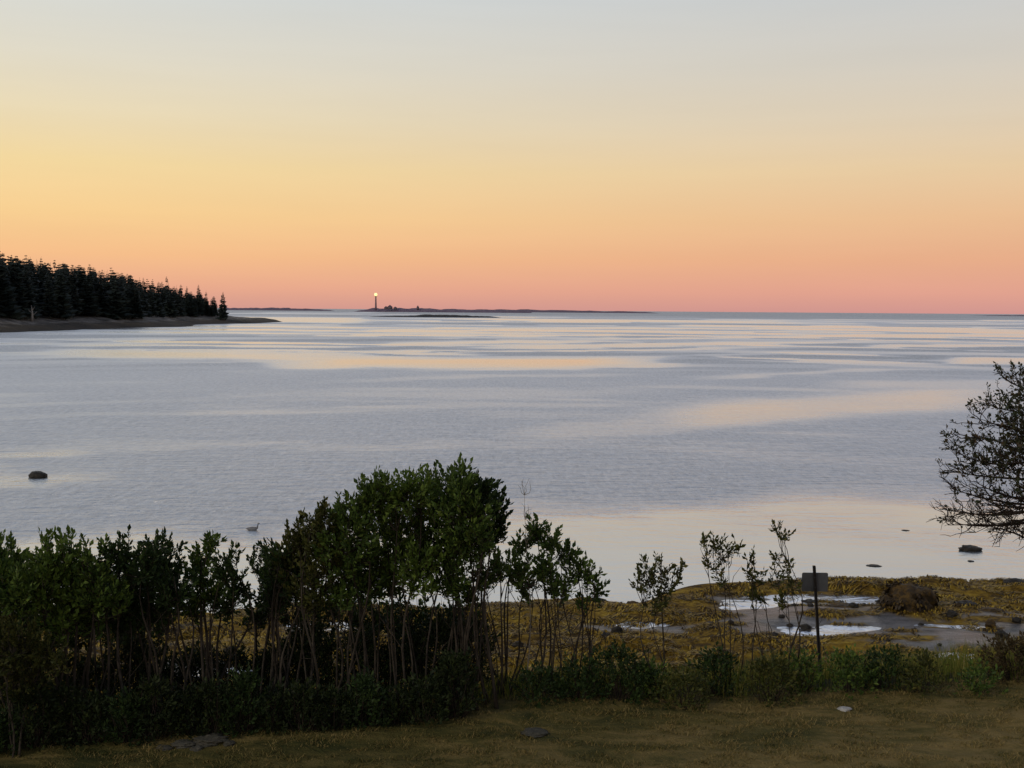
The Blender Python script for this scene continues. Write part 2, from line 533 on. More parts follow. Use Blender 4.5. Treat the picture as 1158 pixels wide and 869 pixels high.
# ------------------------------------------------------------------ sea
# streaks of still water between wind-ruffled water: (px, py, half length, half thickness, slope, amount)
SL = [(330, 362, 110, 3.2, .01, .8), (360, 354, 110, .8, .0, .5), (700, 363, 260, 1.4, .012, .85), (760, 390, 300, 1.8, -.012, .75), (230, 392, 230, 1.6, .01, .75), (960, 371, 260, 1.3, .01, .85), (640, 371, 120, 1.0, -.01, .7),
      (900, 381, 330, 1.6, -.01, .8), (480, 377, 160, 1.0, .0, .7), (520, 388, 200, 1.6, -.012, .75), (240, 383, 160, 1.2, .0, .35),
      (620, 396, 330, 1.4, -.012, .7), (240, 400, 240, 2.6, .02, .75), (520, 411.5, 270, 5.4, -.006, .92), (290, 404, 310, 4.6, .026, .82), (640, 416, 180, 2.2, -.02, .7), (380, 399, 240, 1.5, .02, .7), (820, 401, 200, 1.8, -.03, .55),
      (1140, 409, 90, 3.4, .02, .85), (1080, 392, 130, 1.5, .0, .8), (1100, 379, 120, 1.2, .0, .7), (920, 424, 150, 2.5, -.03, .55), (560, 427, 220, 2.0, -.02, .35),
      (930, 463, 240, 13, -.07, .76), (720, 483, 170, 9, -.05, .45), (520, 444, 240, 4, -.01, .30), (1060, 436, 140, 5, -.02, .45),
      (10, 516, 110, 6, -.03, .65), (10, 545, 130, 7, -.03, .6), (170, 500, 130, 3, .0, .25), (500, 505, 200, 5, -.03, .28),
      (640, 470, 120, 4, 0, .25)]


def calmness(X, Y):
    px, py = pix(X, Y, np.zeros_like(X))
    dist = np.hypot(X, Y); ld = np.log(dist); az = np.arctan2(X, Y)
    hor = 351 + (px - 579) * .00777
    dy = np.maximum(py - hor, .2)
    wy = (fbm(az * 4, ld * 5, 3, 61) - .5) * dy * .12 + (fbm(az * 16, ld * 20, 3, 65) - .5) * dy * .07
    c = np.zeros_like(X)
    for sx_, sy_, hl, ht, sl, am in SL:
        yy = py + wy - (sy_ + (px - sx_) * sl)
        xx = (px - sx_) / hl
        c = np.maximum(c, am * np.exp(-(yy / (ht * 1.15)) ** 4 * .8) * np.clip(1.25 - np.abs(xx) ** 2.2 * 1.1, 0, 1))
    # irregular wind lanes everywhere
    st = fbm(az * 4, ld * 16, 4, 71)
    lanes = sstep(.52, .74, st) * .38
    fadeh = sstep(3, 9, dy) * (1 - sstep(150, 230, dy))
    c = np.maximum(c, lanes * fadeh * sstep(-200, 1, 120 - dy) )
    sk1 = fbm(az * 2.6 + ld * .6, ld * 15 + az * 5, 3, 75); sk2 = fbm(az * 2.2 - ld * .4, ld * 22 - az * 6, 3, 78)
    c = np.maximum(c, sstep(.53, .64, sk1) * .85 * (1 - sstep(45, 75, dy)) * sstep(4, 12, dy))
    c = np.maximum(c, sstep(.56, .66, sk2) * .80 * (1 - sstep(30, 60, dy)) * sstep(2, 8, dy))
    # sheltered glassy water near the shore
    edge = 575 + (640 - np.clip(px, 0, 900)) * .05 + (fbm(az * 6, ld * 6, 3, 81) - .5) * 50
    c = np.maximum(c, .95 * sstep(-14, 26, py - edge))
    # faint mottling
    c = c + (fbm(az * 9, ld * 12, 3, 91) - .5) * .22
    dark_ = sstep(.50, .62, fbm(az * 2.3 + ld * .3, ld * 13 - az * 3, 3, 96)) * (1 - sstep(50, 80, dy))
    c = c - (1.5 * (1 - sstep(4, 11, dy)) + 1.1 * dark_) * (1 - sstep(.35, .6, c))
    return np.clip(c, -1.5, 1)


rows = np.concatenate([np.arange(.30, .0028, -.0006), np.geomspace(.0027, .00016, 46)])      # tangent of the angle below the horizon
dd = CAMZ / rows
az = np.radians(np.concatenate([np.linspace(-80, -27, 60, endpoint=False), np.arange(-27, 27, .16), np.linspace(27, 80, 60)]))
A_, D_ = np.meshgrid(az, dd)
X = np.sin(A_) * D_ / np.cos(A_ * .35); Y = np.cos(A_) * D_ / np.cos(A_ * .35)
calm = calmness(X.ravel(), Y.ravel())
V = np.stack([X.ravel(), Y.ravel(), np.zeros(X.size)], -1)
tag(fast_mesh('sea', V, grid_faces(len(dd), len(az)), M_WATER, smooth=True, attrs={'calm': calm}), kind='structure')

# tide pools
for lab, pz, poly in POOLW:
    c = np.mean(poly, 0)
    ring = []
    P = np.array(poly)
    for i in range(len(P)):
        for k in range(5):
            q = P[i] + (P[(i + 1) % len(P)] - P[i]) * k / 5
            ring.append(q)
    ring = np.array(ring)
    for _ in range(4):
        ring = (np.roll(ring, 1, 0) + ring * 2 + np.roll(ring, -1, 0)) / 4
    ring = c + (ring - c) * 1.22
    mb = MB(); mb.add([(x, y, pz) for x, y in ring] , [tuple(range(len(ring)))])
    tag(mb.build('tide_pool_water', M_POOL), kind='structure')

# ------------------------------------------------------------------ headland with spruces
coast_px = [(-40, 378), (0, 376.5), (70, 374), (140, 371), (205, 370), (222, 367.5), (255, 366.5), (285, 366), (318, 364.2)]
CO = [tuple(at(px, py, 0)[:2]) for px, py in coast_px]
tip = CO[-1]
HEAD = [(-290, 210)] + CO + [(tip[0] - 12, tip[1] + 16), (-190, 700), (-600, 800), (-900, 600), (-700, 180)]


def headz(x, y):
    d = -sdf(x, y, HEAD)
    dd_ = d + (fbm(x * .05, y * .05, 3, 101) - .5) * 8
    z = np.interp(dd_, [-30, 0, 4, 10, 20, 45, 200], [-6, -.1, 1.2, 2.3, 4.0, 6.2, 12])
    z = z + (fbm(x * .15, y * .15, 3, 105) - .5) * 1.1 * np.clip(d / 8, 0, 1)
    # the spit toward the tip stays low
    low = sstep(-172, -150, x) * sstep(560, 600, y)
    z = np.where(d > 0, z * (1 - low) + low * np.minimum(z, 2.1 + (fbm(x * .12, y * .12, 3, 108) - .5) * 1.0), z)
    return z


hx = np.concatenate([np.linspace(-900, -300, 40, endpoint=False), np.arange(-300, -112, 1.6)])
hy = np.concatenate([np.arange(190, 720, 2.4), np.linspace(724, 830, 12)])
X, Y = np.meshgrid(hx, hy)
tag(fast_mesh('headland', np.stack([X.ravel(), Y.ravel(), headz(X.ravel(), Y.ravel())], -1), grid_faces(len(hy), len(hx)), M_HEAD, smooth=True), kind='structure')


def conifer_mesh(i, broad=.20, gaps=.0, bare=.12):
    rng = np.random.default_rng(100 + i)
    mb = MB()
    lean = rng.normal(0, .012, 2)
    mb.tube([(0, 0, -.06), (lean[0] * .5, lean[1] * .5, .5), (lean[0], lean[1], 1.0)], [.012, .008, .0015], 5)
    nw = 24
    for k in range(nw):
        t = bare + (1 - bare) * (k + rng.random() * .6) / nw
        if rng.random() < gaps: continue
        R = broad * (1 - t) ** .62 * (.7 + .6 * rng.random()) + .012
        nb = int(6 + 5 * (1 - t))
        a0 = rng.random() * 6.28
        for j in range(nb):
            a = a0 + 6.283 * j / nb + rng.normal(0, .25)
            r = R * (.55 + .65 * rng.random())
            ca, sa = math.cos(a), math.sin(a)
            droop = r * (.15 + .35 * rng.random())
            c0 = np.array([lean[0] * t, lean[1] * t, t + .012])
            wdt = r * .30 + .006
            mid = c0 + np.array([ca * r * .55, sa * r * .55, -droop * .6])
            tp = c0 + np.array([ca * r, sa * r, -droop * .7 + r * .08])
            sd_ = np.array([-sa, ca, 0]) * wdt
            dn = np.array([0, 0, -wdt * .8])
            mb.add([c0, mid + sd_ + dn * .3, tp, mid - sd_ + dn * .3, mid + dn], [(0, 1, 2), (0, 2, 3), (0, 4, 2)])
    o = mb.build('spruce_tree', M_NEEDLE, smooth=False)
    me = o.data; bpy.data.objects.remove(o)
    return me


conifers = [conifer_mesh(0, .21), conifer_mesh(1, .17), conifer_mesh(2, .25), conifer_mesh(3, .19, .15), conifer_mesh(4, .22, .25, .3), conifer_mesh(5, .15, .1, .2), conifer_mesh(6, .27, .1), conifer_mesh(7, .2, .35, .42)]
prof = [(-80, 258), (0, 284), (40, 288), (60, 293), (100, 297), (130, 303), (150, 309), (180, 317), (205, 323), (230, 331), (250, 340), (256, 348)]
PX = [p[0] for p in prof]; PY = [p[1] for p in prof]
# trees that stand up from the skyline: pixel x, pixel top, mesh, height m
stand = [(2, 283, 0, 13), (14, 288, 1, 9), (30, 289, 5, 10), (47, 290, 3, 8), (63, 294, 4, 8), (77, 299, 1, 8), (90, 302, 0, 8), (108, 303, 3, 8), (131, 309, 5, 8), (142, 312, 1, 7), (163, 314, 0, 9), (173, 316, 6, 9), (189, 313, 4, 12), (205, 321, 3, 9), (212, 324, 1, 8), (225, 322, 0, 11), (233, 328, 5, 9), (242, 335, 2, 7), (252, 330, 0, 12)]
ntree = 0


def put_conifer(x, y, h, k, label, wid=1.0):
    global ntree
    o = bpy.data.objects.new('spruce_tree', conifers[k]); COL.objects.link(o)
    z = float(headz(np.array([x]), np.array([y]))[0])
    o.location = (x, y, z - .2); o.scale = (h * wid, h * wid, h); o.rotation_euler = (0, 0, random.random() * 6.28)
    tag(o, label, 'tree', 'spruces of the wooded headland')
    ntree += 1
    return o


def spot(px, inland):
    """point in the direction of px that lies the given distance inside the coast, on the seaward side of the woods"""
    d_ = CM3 @ np.array([(px - PW / 2) / F, -(352 - PH / 2) / F, -1.0]); k = d_[0] / d_[1]
    yy = np.arange(230, 700, 1.0); s_ = -sdf(yy * k, yy, HEAD)
    okk = np.where(s_ > inland)[0]
    if len(okk) == 0: okk = [int(np.argmax(s_))]
    return yy[okk[0]] * k, yy[okk[0]]


tries = 0
while ntree < 278 and tries < 9000:
    tries += 1
    px = random.uniform(-45, 250)
    row = (tries % 3) / 3 + random.random() * .33
    x, y = spot(px, 15 + row * 34 * min(1, (262 - px) / 70))
    x += random.uniform(-1.5, 1.5); y += random.uniform(-2, 2)
    z = float(headz(np.array([x]), np.array([y]))[0])
    qx, qy = pix(np.array([x]), np.array([y]), np.array([z]))
    if z < 1.6 or qx[0] > 252: continue
    ptop = np.interp(qx[0], PX, PY) + random.uniform(0, 5) + (1 - row) * random.uniform(0, 16)
    h = at_y(qx[0], ptop, y)[2] - z
    if h < 2.5: continue
    h = min(h, 24)
    put_conifer(x, y, h, random.choice([0, 1, 2, 3, 5, 6]), 'dark spruce in the wooded mass of the headland', random.uniform(1.1, 1.6) * min(1, 14 / h))
words_ = ['leftmost tall spruce at the picture edge on the headland', 'narrow spruce just right of the leftmost tall headland one', 'thin spire-topped spruce above the left headland woods', 'gappy spruce on the upper left headland skyline', 'ragged spruce on the left part of the headland skyline',
          'slim spruce on the skyline left of the middle of the headland', 'short pointed spruce near the middle of the headland skyline', 'thin gappy spruce midway along the headland skyline', 'narrow spire where the headland skyline starts dropping', 'slim low spruce just right of the narrow skyline spire',
          'first pointed spruce of the cluster rising mid-headland', 'broad spruce in the cluster rising mid-headland', 'tallest ragged spruce standing above the right half of headland', 'gappy spruce right of the tallest ragged one', 'slim spruce between the two tall skyline spruces',
          'tall pointed spruce near the seaward end of the woods', 'narrow spruce beside the tall pointed one at seaward end', 'short gappy spruce second from the tip of headland', 'lone loose-topped tree last before the open sea']
for (px, pyt, k, h), lab in zip(stand, words_):
    x, y = spot(px, 30 if px < 200 else (18 if px < 245 else 7))
    z = float(headz(np.array([x]), np.array([y]))[0]); top = at_y(px, pyt, y)[2]
    put_conifer(x, y, max(top - z + .2, 4), k, lab, min(1.1, 12 / max(top - z, 4)))

# pale bare snag and driftwood at the foot of the woods
p0 = np.array(spot(36, 13))
r_ = empty('dead_tree', (p0[0], p0[1], float(headz(np.array([p0[0]]), np.array([p0[1]]))[0])))
mb = MB(); mb.tube([(0, 0, -.3), (.1, 0, 2.5), (-.1, 0, 5.2)], [.45, .32, .08], 6); mb.build('trunk', M_SNAG, r_)
for sgn, zz, ln in ((1, 2.0, 1.6), (-1, 2.8, 1.3), (1, 3.6, .9)):
    mb = MB(); mb.tube([(0, 0, zz), (sgn * ln * .6, .1, zz + .5), (sgn * ln, .2, zz + 1.2)], [.16, .1, .03], 5); mb.build('limb', M_SNAG, r_)
tag(r_, 'pale bare snag at the shore edge of the headland woods', 'dead tree')


# ------------------------------------------------------------------ rocks
def rock_obj(name, c, size, mat, seed, label, cat='rock', group=None, sink=.3, rough=.28, flat=1.0, subdiv=3, rz=None):
    rng = random.Random(seed)
    import bmesh
    bm = bmesh.new(); bmesh.ops.create_icosphere(bm, subdivisions=subdiv + 1, radius=1)
    co = np.array([v.co[:] for v in bm.verts])
    n = (fbm(co[:, 0] * 1.3 + seed * 3.1 + co[:, 2] * 1.7 + 20, co[:, 1] * 1.3 + seed + co[:, 2] + 20, 4, seed % 40) - .5) * 2
    n2 = (fbm(co[:, 0] * 5 + seed + co[:, 2] * 3 + 30, co[:, 1] * 5 + co[:, 2] * 4 + 30, 3, seed % 30) - .5)
    n3 = -np.abs(fbm(co[:, 0] * 3 + seed + co[:, 2] * 2 + 30, co[:, 1] * 3 + co[:, 2] * 3 + 30, 2, seed % 20) - .5)
    co = co * (1 + rough * n + rough * 1.2 * n2 + rough * 1.6 * n3)[:, None]
    co *= np.array(size) / 2 * np.array([1, 1, flat])
    co[:, 2] += size[2] / 2 * (1 - 2 * sink)
    for v, q in zip(bm.verts, co): v.co = q
    me = bpy.data.meshes.new(name); bm.to_mesh(me); bm.free()
    me.polygons.foreach_set("use_smooth", [True] * len(me.polygons)); me.materials.append(mat)
    o = bpy.data.objects.new(name, me); COL.objects.link(o)
    o.location = c; o.rotation_euler = (0, 0, rng.uniform(-.5, .5) if rz is None else rz)
    if label: tag(o, label, cat, group)
    return o


def rock_px(name, px, py, wpx, hpx, mat, seed, label, z=0.0, **kw):
    p = at(px, py, z); m_ = p[1] / F
    return rock_obj(name, p, (wpx * m_, wpx * m_ * .8, hpx * m_), mat, seed, label, **kw)


rock_px('boulder', 43, 540, 22, 11, M_ROCK_DK, 3, 'small dark rock alone in the open water on the left', sink=.32, rough=.2, rz=0)
p = at(1035, 697, .30)
BOULD = rock_obj('weed_covered_boulder', (p[0], p[1] + .4, .20), (1.42, 1.15, 1.0), M_ROCK_WEED, 5, 'big domed boulder draped in brown seaweed beside the sand', sink=.2, rough=.30)
rock_px('boulder', 1147, 665, 26, 14, M_ROCK_DK, 8, 'dark rounded boulder standing in the water at right shore edge', sink=.2, rough=.15)
rock_px('low_rock', 1097, 622, 26, 7, M_ROCK_DK, 9, 'flat dark rock awash under the bare lower branches of the right tree', sink=.3)
rock_px('low_rock', 1098, 635, 8, 1.8, M_ROCK_DK, 10, 'tiny rock tip showing just below the flat awash rock', sink=.4)
rock_px('low_rock', 988, 640, 17, 1.6, M_ROCK_DK, 11, 'thin rock ledge barely above water offshore of the seaweed', sink=.45)
rock_px('low_rock', 1024, 600, 9, 1.2, M_ROCK_DK, 12, 'faint rock tip awash farthest out on the right', sink=.45)
rock_px('low_rock', 716, 684, 15, 6, M_ROCK_WEED, 13, 'weedy rock on the shoreline left of the single sapling', z=.05)
rock_px('low_rock', 676, 683, 22, 9, M_ROCK_DK, 14, 'dark rock on the shoreline behind the clump\'s right end', z=.05)
rock_px('low_rock', 915, 682, 20, 6, M_ROCK_DK, 15, 'dark rock standing in the pool just right of the sign post', z=.2)
rock_px('low_rock', 951, 690, 42, 10, M_ROCK_WEED, 16, 'long brown weedy rock between the pool and the sand', z=.28)
rock_px('low_rock', 999, 682, 18, 6, M_ROCK_DK, 17, 'dark rock at the pool end left of the domed boulder', z=.25)
rock_px('low_rock', 846, 672, 84, 8, M_ROCK_WEED, 18, 'long low ledge behind the paired saplings', z=.05, rough=.2)
rock_px('low_rock', 1092, 686, 30, 9, M_ROCK_DK, 19, 'dark jagged rock right of the domed boulder', z=.3)
rock_px('low_rock', 1118, 694, 34, 10, M_ROCK_WEED, 20, 'broad weedy rock near the right end of the sand', z=.3)
for i, (px, py, w_, h_, mt_, lab) in enumerate([(1066, 700, 60, 5, M_ROCK_WEED, 'thin dark ledge crossing the sand below the domed boulder'), (905, 700, 54, 4, M_ROCK_WEED, 'thin ledge crossing the sand at the sign post'), (1135, 705, 50, 6, M_ROCK_DK, 'dark ledge at the right end of the sand'), (840, 706, 50, 4, M_ROCK_WEED, 'low ledge in the sand behind the saplings'), (1075, 724, 44, 3, M_ROCK_DK, 'dark bar of rock within the wide tide pool')]):
    rock_px('low_rock', px, py, w_, h_, mt_, 120 + i, lab, z=.30, rough=.4, sink=.35)
rng = random.Random(4)
nr = 0
while nr < 34:
    px, py = rng.uniform(820, 1150), rng.uniform(676, 736)
    if nr > 22: px, py = rng.uniform(180, 800), rng.uniform(700, 745)
    p = at(px, py, .35); z = gz(p[0], p[1])
    s = rng.uniform(.08, .24)
    rock_obj('beach_stone', (p[0], p[1], z), (s * 1.2, s, s * rng.uniform(.7, 1.1)), rng.choice([M_ROCK_DK, M_ROCK_DK, M_ROCK_WEED]), 30 + nr, 'small dark wet stone lying among seaweed and sand', group='small stones scattered over the beach', sink=.25, subdiv=2, rough=.45)
    nr += 1

# lawn stones
rock_px('stone', 955, 803, 18, 4.5, M_ROCK_PALE, 70, 'small pale stone lying alone on the lawn right of centre', z=LAWN_Z, sink=.3, subdiv=2)
rock_px('stone', 606, 829, 34, 3.5, M_ROCK_GREY, 71, 'flat grey stone set in the lawn below the clump\'s right end', z=LAWN_Z, sink=.35, rough=.35)
for i, (px, py, w_, h_, lab) in enumerate([(238, 839, 40, 10, 'largest stone of the grey heap at the lawn edge'), (208, 843, 28, 7, 'left stone of the grey heap at the lawn edge'), (186, 847, 20, 5, 'outlying flat stone left of the grey heap'), (222, 848, 16, 5, 'small front stone of the grey heap'), (259, 842, 15, 6, 'right end stone of the grey heap')]):
    rock_px('stone', px, py, w_, h_, M_ROCK_GREY, 74 + i, lab, z=LAWN_Z, sink=.3, rough=.4, group='grey stones heaped at the lawn edge')
rock_px('boulder', 243, 757, 30, 11, M_ROCK_PALE, 81, 'whitish rock in the weed behind the left bushes', z=.42, sink=.3, rough=.25)

# ------------------------------------------------------------------ offshore ledge, islands
def ridge(name, px0, px1, pybase, dist, hs, mat, label, cat, seed, depth=60, kind=None):
    xs_ = np.linspace(0, 1, 90); v_ = np.linspace(-1, 1, 9)
    T, U = np.meshgrid(xs_, v_)
    pxs = px0 + (px1 - px0) * T
    x = (pxs - PW / 2) / F * dist * 1.0
    yb = dist + U * depth * (.4 + .6 * np.sin(T * math.pi))
    prof_ = np.interp(T, [h[0] for h in hs], [h[1] for h in hs])
    nz = .65 + .7 * fbm(T * 22, T * 0 + seed, 3, seed % 40)
    z = prof_ * nz * (1 - U * U) ** .8 - .3
    o = fast_mesh(name, np.stack([x.ravel() + (fbm(U.ravel() * 3, T.ravel() * 20, 2, seed % 20) - .5) * 3, yb.ravel(), z.ravel()], -1), grid_faces(9, 90), mat, smooth=True)
    if label: tag(o, label, cat)
    if kind: o['kind'] = kind
    return o


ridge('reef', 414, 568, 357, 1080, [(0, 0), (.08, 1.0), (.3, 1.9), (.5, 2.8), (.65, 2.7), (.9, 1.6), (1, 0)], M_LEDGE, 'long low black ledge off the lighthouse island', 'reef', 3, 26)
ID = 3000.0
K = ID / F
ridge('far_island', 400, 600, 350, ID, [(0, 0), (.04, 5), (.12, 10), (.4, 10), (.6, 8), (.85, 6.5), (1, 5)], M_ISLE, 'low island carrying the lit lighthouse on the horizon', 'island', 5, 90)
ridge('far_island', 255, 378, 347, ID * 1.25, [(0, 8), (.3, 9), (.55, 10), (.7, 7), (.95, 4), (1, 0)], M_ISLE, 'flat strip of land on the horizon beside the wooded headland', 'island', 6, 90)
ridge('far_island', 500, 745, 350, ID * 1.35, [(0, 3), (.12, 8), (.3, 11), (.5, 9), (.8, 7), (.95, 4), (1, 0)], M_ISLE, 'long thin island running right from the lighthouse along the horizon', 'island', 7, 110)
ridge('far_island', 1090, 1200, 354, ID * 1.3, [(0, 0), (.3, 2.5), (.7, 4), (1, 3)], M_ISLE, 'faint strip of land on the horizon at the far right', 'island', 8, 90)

# lighthouse
def lathe(mb, prof_, n=16):
    vs = []; fs = []
    for r, z in prof_:
        for k in range(n):
            a = 2 * math.pi * k / n; vs.append((r * math.cos(a), r * math.sin(a), z))
    for i in range(len(prof_) - 1):
        for k in range(n):
            k2 = (k + 1) % n; fs.append((i * n + k, i * n + k2, (i + 1) * n + k2, (i + 1) * n + k))
    fs.append(tuple(range(n))[::-1]); fs.append(tuple((len(prof_) - 1) * n + k for k in range(n)))
    mb.add(vs, fs)


lp = at_y(425, 346, ID - 60); LX = lp[0]
lt = at_y(425, 335, ID - 60)[2]
lh = empty('lighthouse', (LX, ID - 60, 6))
H_ = lt - 6
mb = MB(); lathe(mb, [(2.7, -2), (2.4, H_ * .3), (1.9, H_ * .7), (1.7, H_ - 1.2)]); mb.build('tower', M_TOWER, lh)
mb = MB(); lathe(mb, [(2.6, H_ - 1.2), (2.7, H_ - .2)]); mb.build('gallery', M_POST, lh)
mb = MB(); lathe(mb, [(1.8, H_ - .2), (3.2, H_ + 1.2), (4.1, H_ + 3.2), (4.1, H_ + 4.8), (3.1, H_ + 6.9), (1.5, H_ + 8.4)]); mb.build('lamp', M_LAMP, lh)  # globe larger than the real lantern, its glare built into the shape
mb = MB(); lathe(mb, [(1.5, H_ + 8.4), (1.0, H_ + 9), (.2, H_ + 10)]); mb.build('lantern_roof', M_TOWER, lh)
tag(lh, 'lit lighthouse tower on the low island at the horizon', 'lighthouse')
for px, w_, h_, lab in [(436.5, 9, 6, 'small low house nearest the lighthouse on the island'), (441, 13, 9, 'taller gabled keeper house right of the lighthouse'), (447, 9, 5, 'low shed right of the keeper house'), (472.5, 6, 8, 'small isolated building toward the right of the lighthouse island')]:
    q = at_y(px, 346, ID - 60)
    e_ = empty('house', (q[0], ID - 60, 8))
    mb = MB(); mb.box((0, 0, h_ / 4), (w_, 8, h_ / 2 + 2)); mb.build('wall', M_HOUSE, e_)
    mb = MB(); h2 = h_ / 2 + 1
    mb.add([(-w_ / 2 - .3, -4.4, h2), (w_ / 2 + .3, -4.4, h2), (0, -4.4, h2 + h_ * .6), (-w_ / 2 - .3, 4.4, h2), (w_ / 2 + .3, 4.4, h2), (0, 4.4, h2 + h_ * .6)], [(0, 1, 2), (5, 4, 3), (0, 2, 5, 3), (1, 4, 5, 2), (0, 3, 4, 1)])
    mb.build('roof', M_ISLE, e_, smooth=False)
    tag(e_, lab, 'house')

# waterbird
bp = at(287, 600, 0)
root = empty('waterbird', (bp[0], bp[1], 0)); bs = bp[1] / F
mb = MB()
mb.tube(np.array([(-.5, 0, .10), (-.35, 0, .08), (-.1, 0, .07), (.12, 0, .08), (.22, 0, .14), (.25, 0, .26), (.27, 0, .34), (.33, 0, .35), (.40, 0, .335)]) * .42, np.array([.01, .07, .12, .10, .06, .035, .045, .03, .006]) * .42, 10)
mb.build('body', M_BIRD, root)
root.scale = (1.3, 1.3, 1.6)
tag(root, 'small grey long-necked waterbird swimming right, near shore', 'bird')

# ------------------------------------------------------------------ sign on post
pb = at(928, 766, LAWN_Z - .05); pd = pb[1]
pt = at_y(920.5, 640, pd)
pbz = gz(pb[0], pb[1])
sg = empty('sign_post', (pb[0], pb[1], pbz))
dx = pt[0] - pb[0]; H_ = pt[2] - pbz
mb = MB()
nseg = 14
# channel section post: web and two flanges, leaning
for i in range(1):
    for (ox, oy, wx, wy) in ((0, .012, .036, .008), (-.0165, -.006, .006, .026), (.0165, -.006, .006, .026)):
        vs = []
        for z, k in ((-.3, -.3 / H_), (H_, 1.0)):
            for (a, c) in ((-1, -1), (1, -1), (1, 1), (-1, 1)):
                vs.append((dx * k + ox + a * wx / 2, oy + c * wy / 2, z))
        mb.add(vs, [(0, 1, 2, 3)[::-1], (4, 5, 6, 7), (0, 1, 5, 4), (1, 2, 6, 5), (2, 3, 7, 6), (3, 0, 4, 7)])
mb.build('post', M_POST, sg, smooth=False)
c1 = at_y(922, 659, pd); wpx = 30 * pd / F; hpx = 22 * pd / F
mb = MB()
# rounded corner panel
import itertools
r_ = .022; pts = []
for cx, cz, a0 in ((wpx / 2 - r_, hpx / 2 - r_, 0), (-wpx / 2 + r_, hpx / 2 - r_, 90), (-wpx / 2 + r_, -hpx / 2 + r_, 180), (wpx / 2 - r_, -hpx / 2 + r_, 270)):
    for k in range(5):
        a = math.radians(a0 + k * 22.5); pts.append((cx + r_ * math.cos(a), cz + r_ * math.sin(a)))
ox, oz = c1[0] - pb[0], c1[2] - pbz
n = len(pts); vs = [(ox + a, .022, oz + c) for a, c in pts] + [(ox + a, .027, oz + c) for a, c in pts]
mb.add(vs, [tuple(range(n))[::-1], tuple(range(n, 2 * n))] + [(i, (i + 1) % n, n + (i + 1) % n, n + i) for i in range(n)])
mb.build('sign_panel', M_PANEL, sg, smooth=False)
for dz in (.07, -.07):
    mb = MB(); kx = dx * ((oz + dz) / H_)
    vs_ = [(kx + .009 * math.cos(a), -.002 if s_ else .010, oz + dz + .009 * math.sin(a)) for s_ in (0, 1) for a in [k * math.pi / 3 for k in range(6)]]
    mb.add(vs_, [tuple(range(6))[::-1], tuple(range(6, 12))] + [(i, (i + 1) % 6, 6 + (i + 1) % 6, 6 + i) for i in range(6)])
    mb.build('bolt', M_PANEL, sg, smooth=False)
tag(sg, 'blank grey sign panel seen from behind on a thin dark leaning post', 'sign')


# ------------------------------------------------------------------ foliage
def leaves_on_shoots(B, D, Ln, nl, ls, spread=.9, jitter=.35, rng=RNG, width=.5, skip=0.0):
    """B base (k,3), D dir (k,3), Ln length (k,) -> verts, quads of folded leaves"""
    k = len(B)
    D = D / np.linalg.norm(D, axis=1, keepdims=True)
    ref = np.where(np.abs(D[:, 2:3]) < .9, np.array([[0, 0, 1.0]]), np.array([[1.0, 0, 0]]))
    A = np.cross(D, ref); A /= np.linalg.norm(A, axis=1, keepdims=True); C = np.cross(D, A)
    t = np.tile((np.arange(nl) + .5) / nl, (k, 1)) + rng.normal(0, .03, (k, nl))
    ang = rng.random((k, 1)) * 6.28 + np.arange(nl)[None] * 2.4 + rng.normal(0, .3, (k, nl))
    rad = A[:, None] * np.cos(ang)[..., None] + C[:, None] * np.sin(ang)[..., None]
    P = B[:, None] + D[:, None] * (t * Ln[:, None])[..., None]
    sp_ = spread * (1.05 - .75 * np.clip(t, 0, 1))[..., None]
    Dl = D[:, None] * .75 + rad * sp_ + rng.normal(0, jitter, (k, nl, 3)) * .5
    P = P.reshape(-1, 3); Dl = Dl.reshape(-1, 3); rad = rad.reshape(-1, 3)
    if skip:
        m_ = rng.random(len(P)) > skip; P, Dl, rad = P[m_], Dl[m_], rad[m_]
    Dl /= np.linalg.norm(Dl, axis=1, keepdims=True)
    n = len(P)
    L_ = ls * (.45 + .95 * rng.random(n) ** 1.2)[:, None]
    S_ = np.cross(Dl, rad + rng.normal(0, .3, (n, 3))); S_ /= np.maximum(np.linalg.norm(S_, axis=1, keepdims=True), 1e-6)
    Nn = np.cross(S_, Dl)
    W_ = L_ * width * .5
    v0 = P; v1 = P + Dl * L_ * .55 + S_ * W_ + Nn * W_ * .35; v2 = P + Dl * L_ - Nn * W_ * .3; v3 = P + Dl * L_ * .55 - S_ * W_ + Nn * W_ * .35
    V = np.stack([v0, v1, v2, v3], 1).reshape(-1, 3)
    i = np.arange(n) * 4
    T = np.concatenate([np.stack([i, i + 1, i + 2], 1), np.stack([i, i + 2, i + 3], 1)])
    return V, T


def curve(a, b, sag=0.0, n=6, wob=.03, rng=RNG):
    a = np.array(a, float); b = np.array(b, float)
    t = np.linspace(0, 1, n)[:, None]
    L_ = np.linalg.norm(b - a)
    off = rng.normal(0, wob * L_, 3)
    off2 = rng.normal(0, wob * .6 * L_, 3)
    p = a + (b - a) * t + off * np.sin(t * math.pi) + off2 * np.sin(t * 2 * math.pi) + np.array([0, 0, 1.0]) * sag * L_ * np.sin(t * math.pi)
    return p


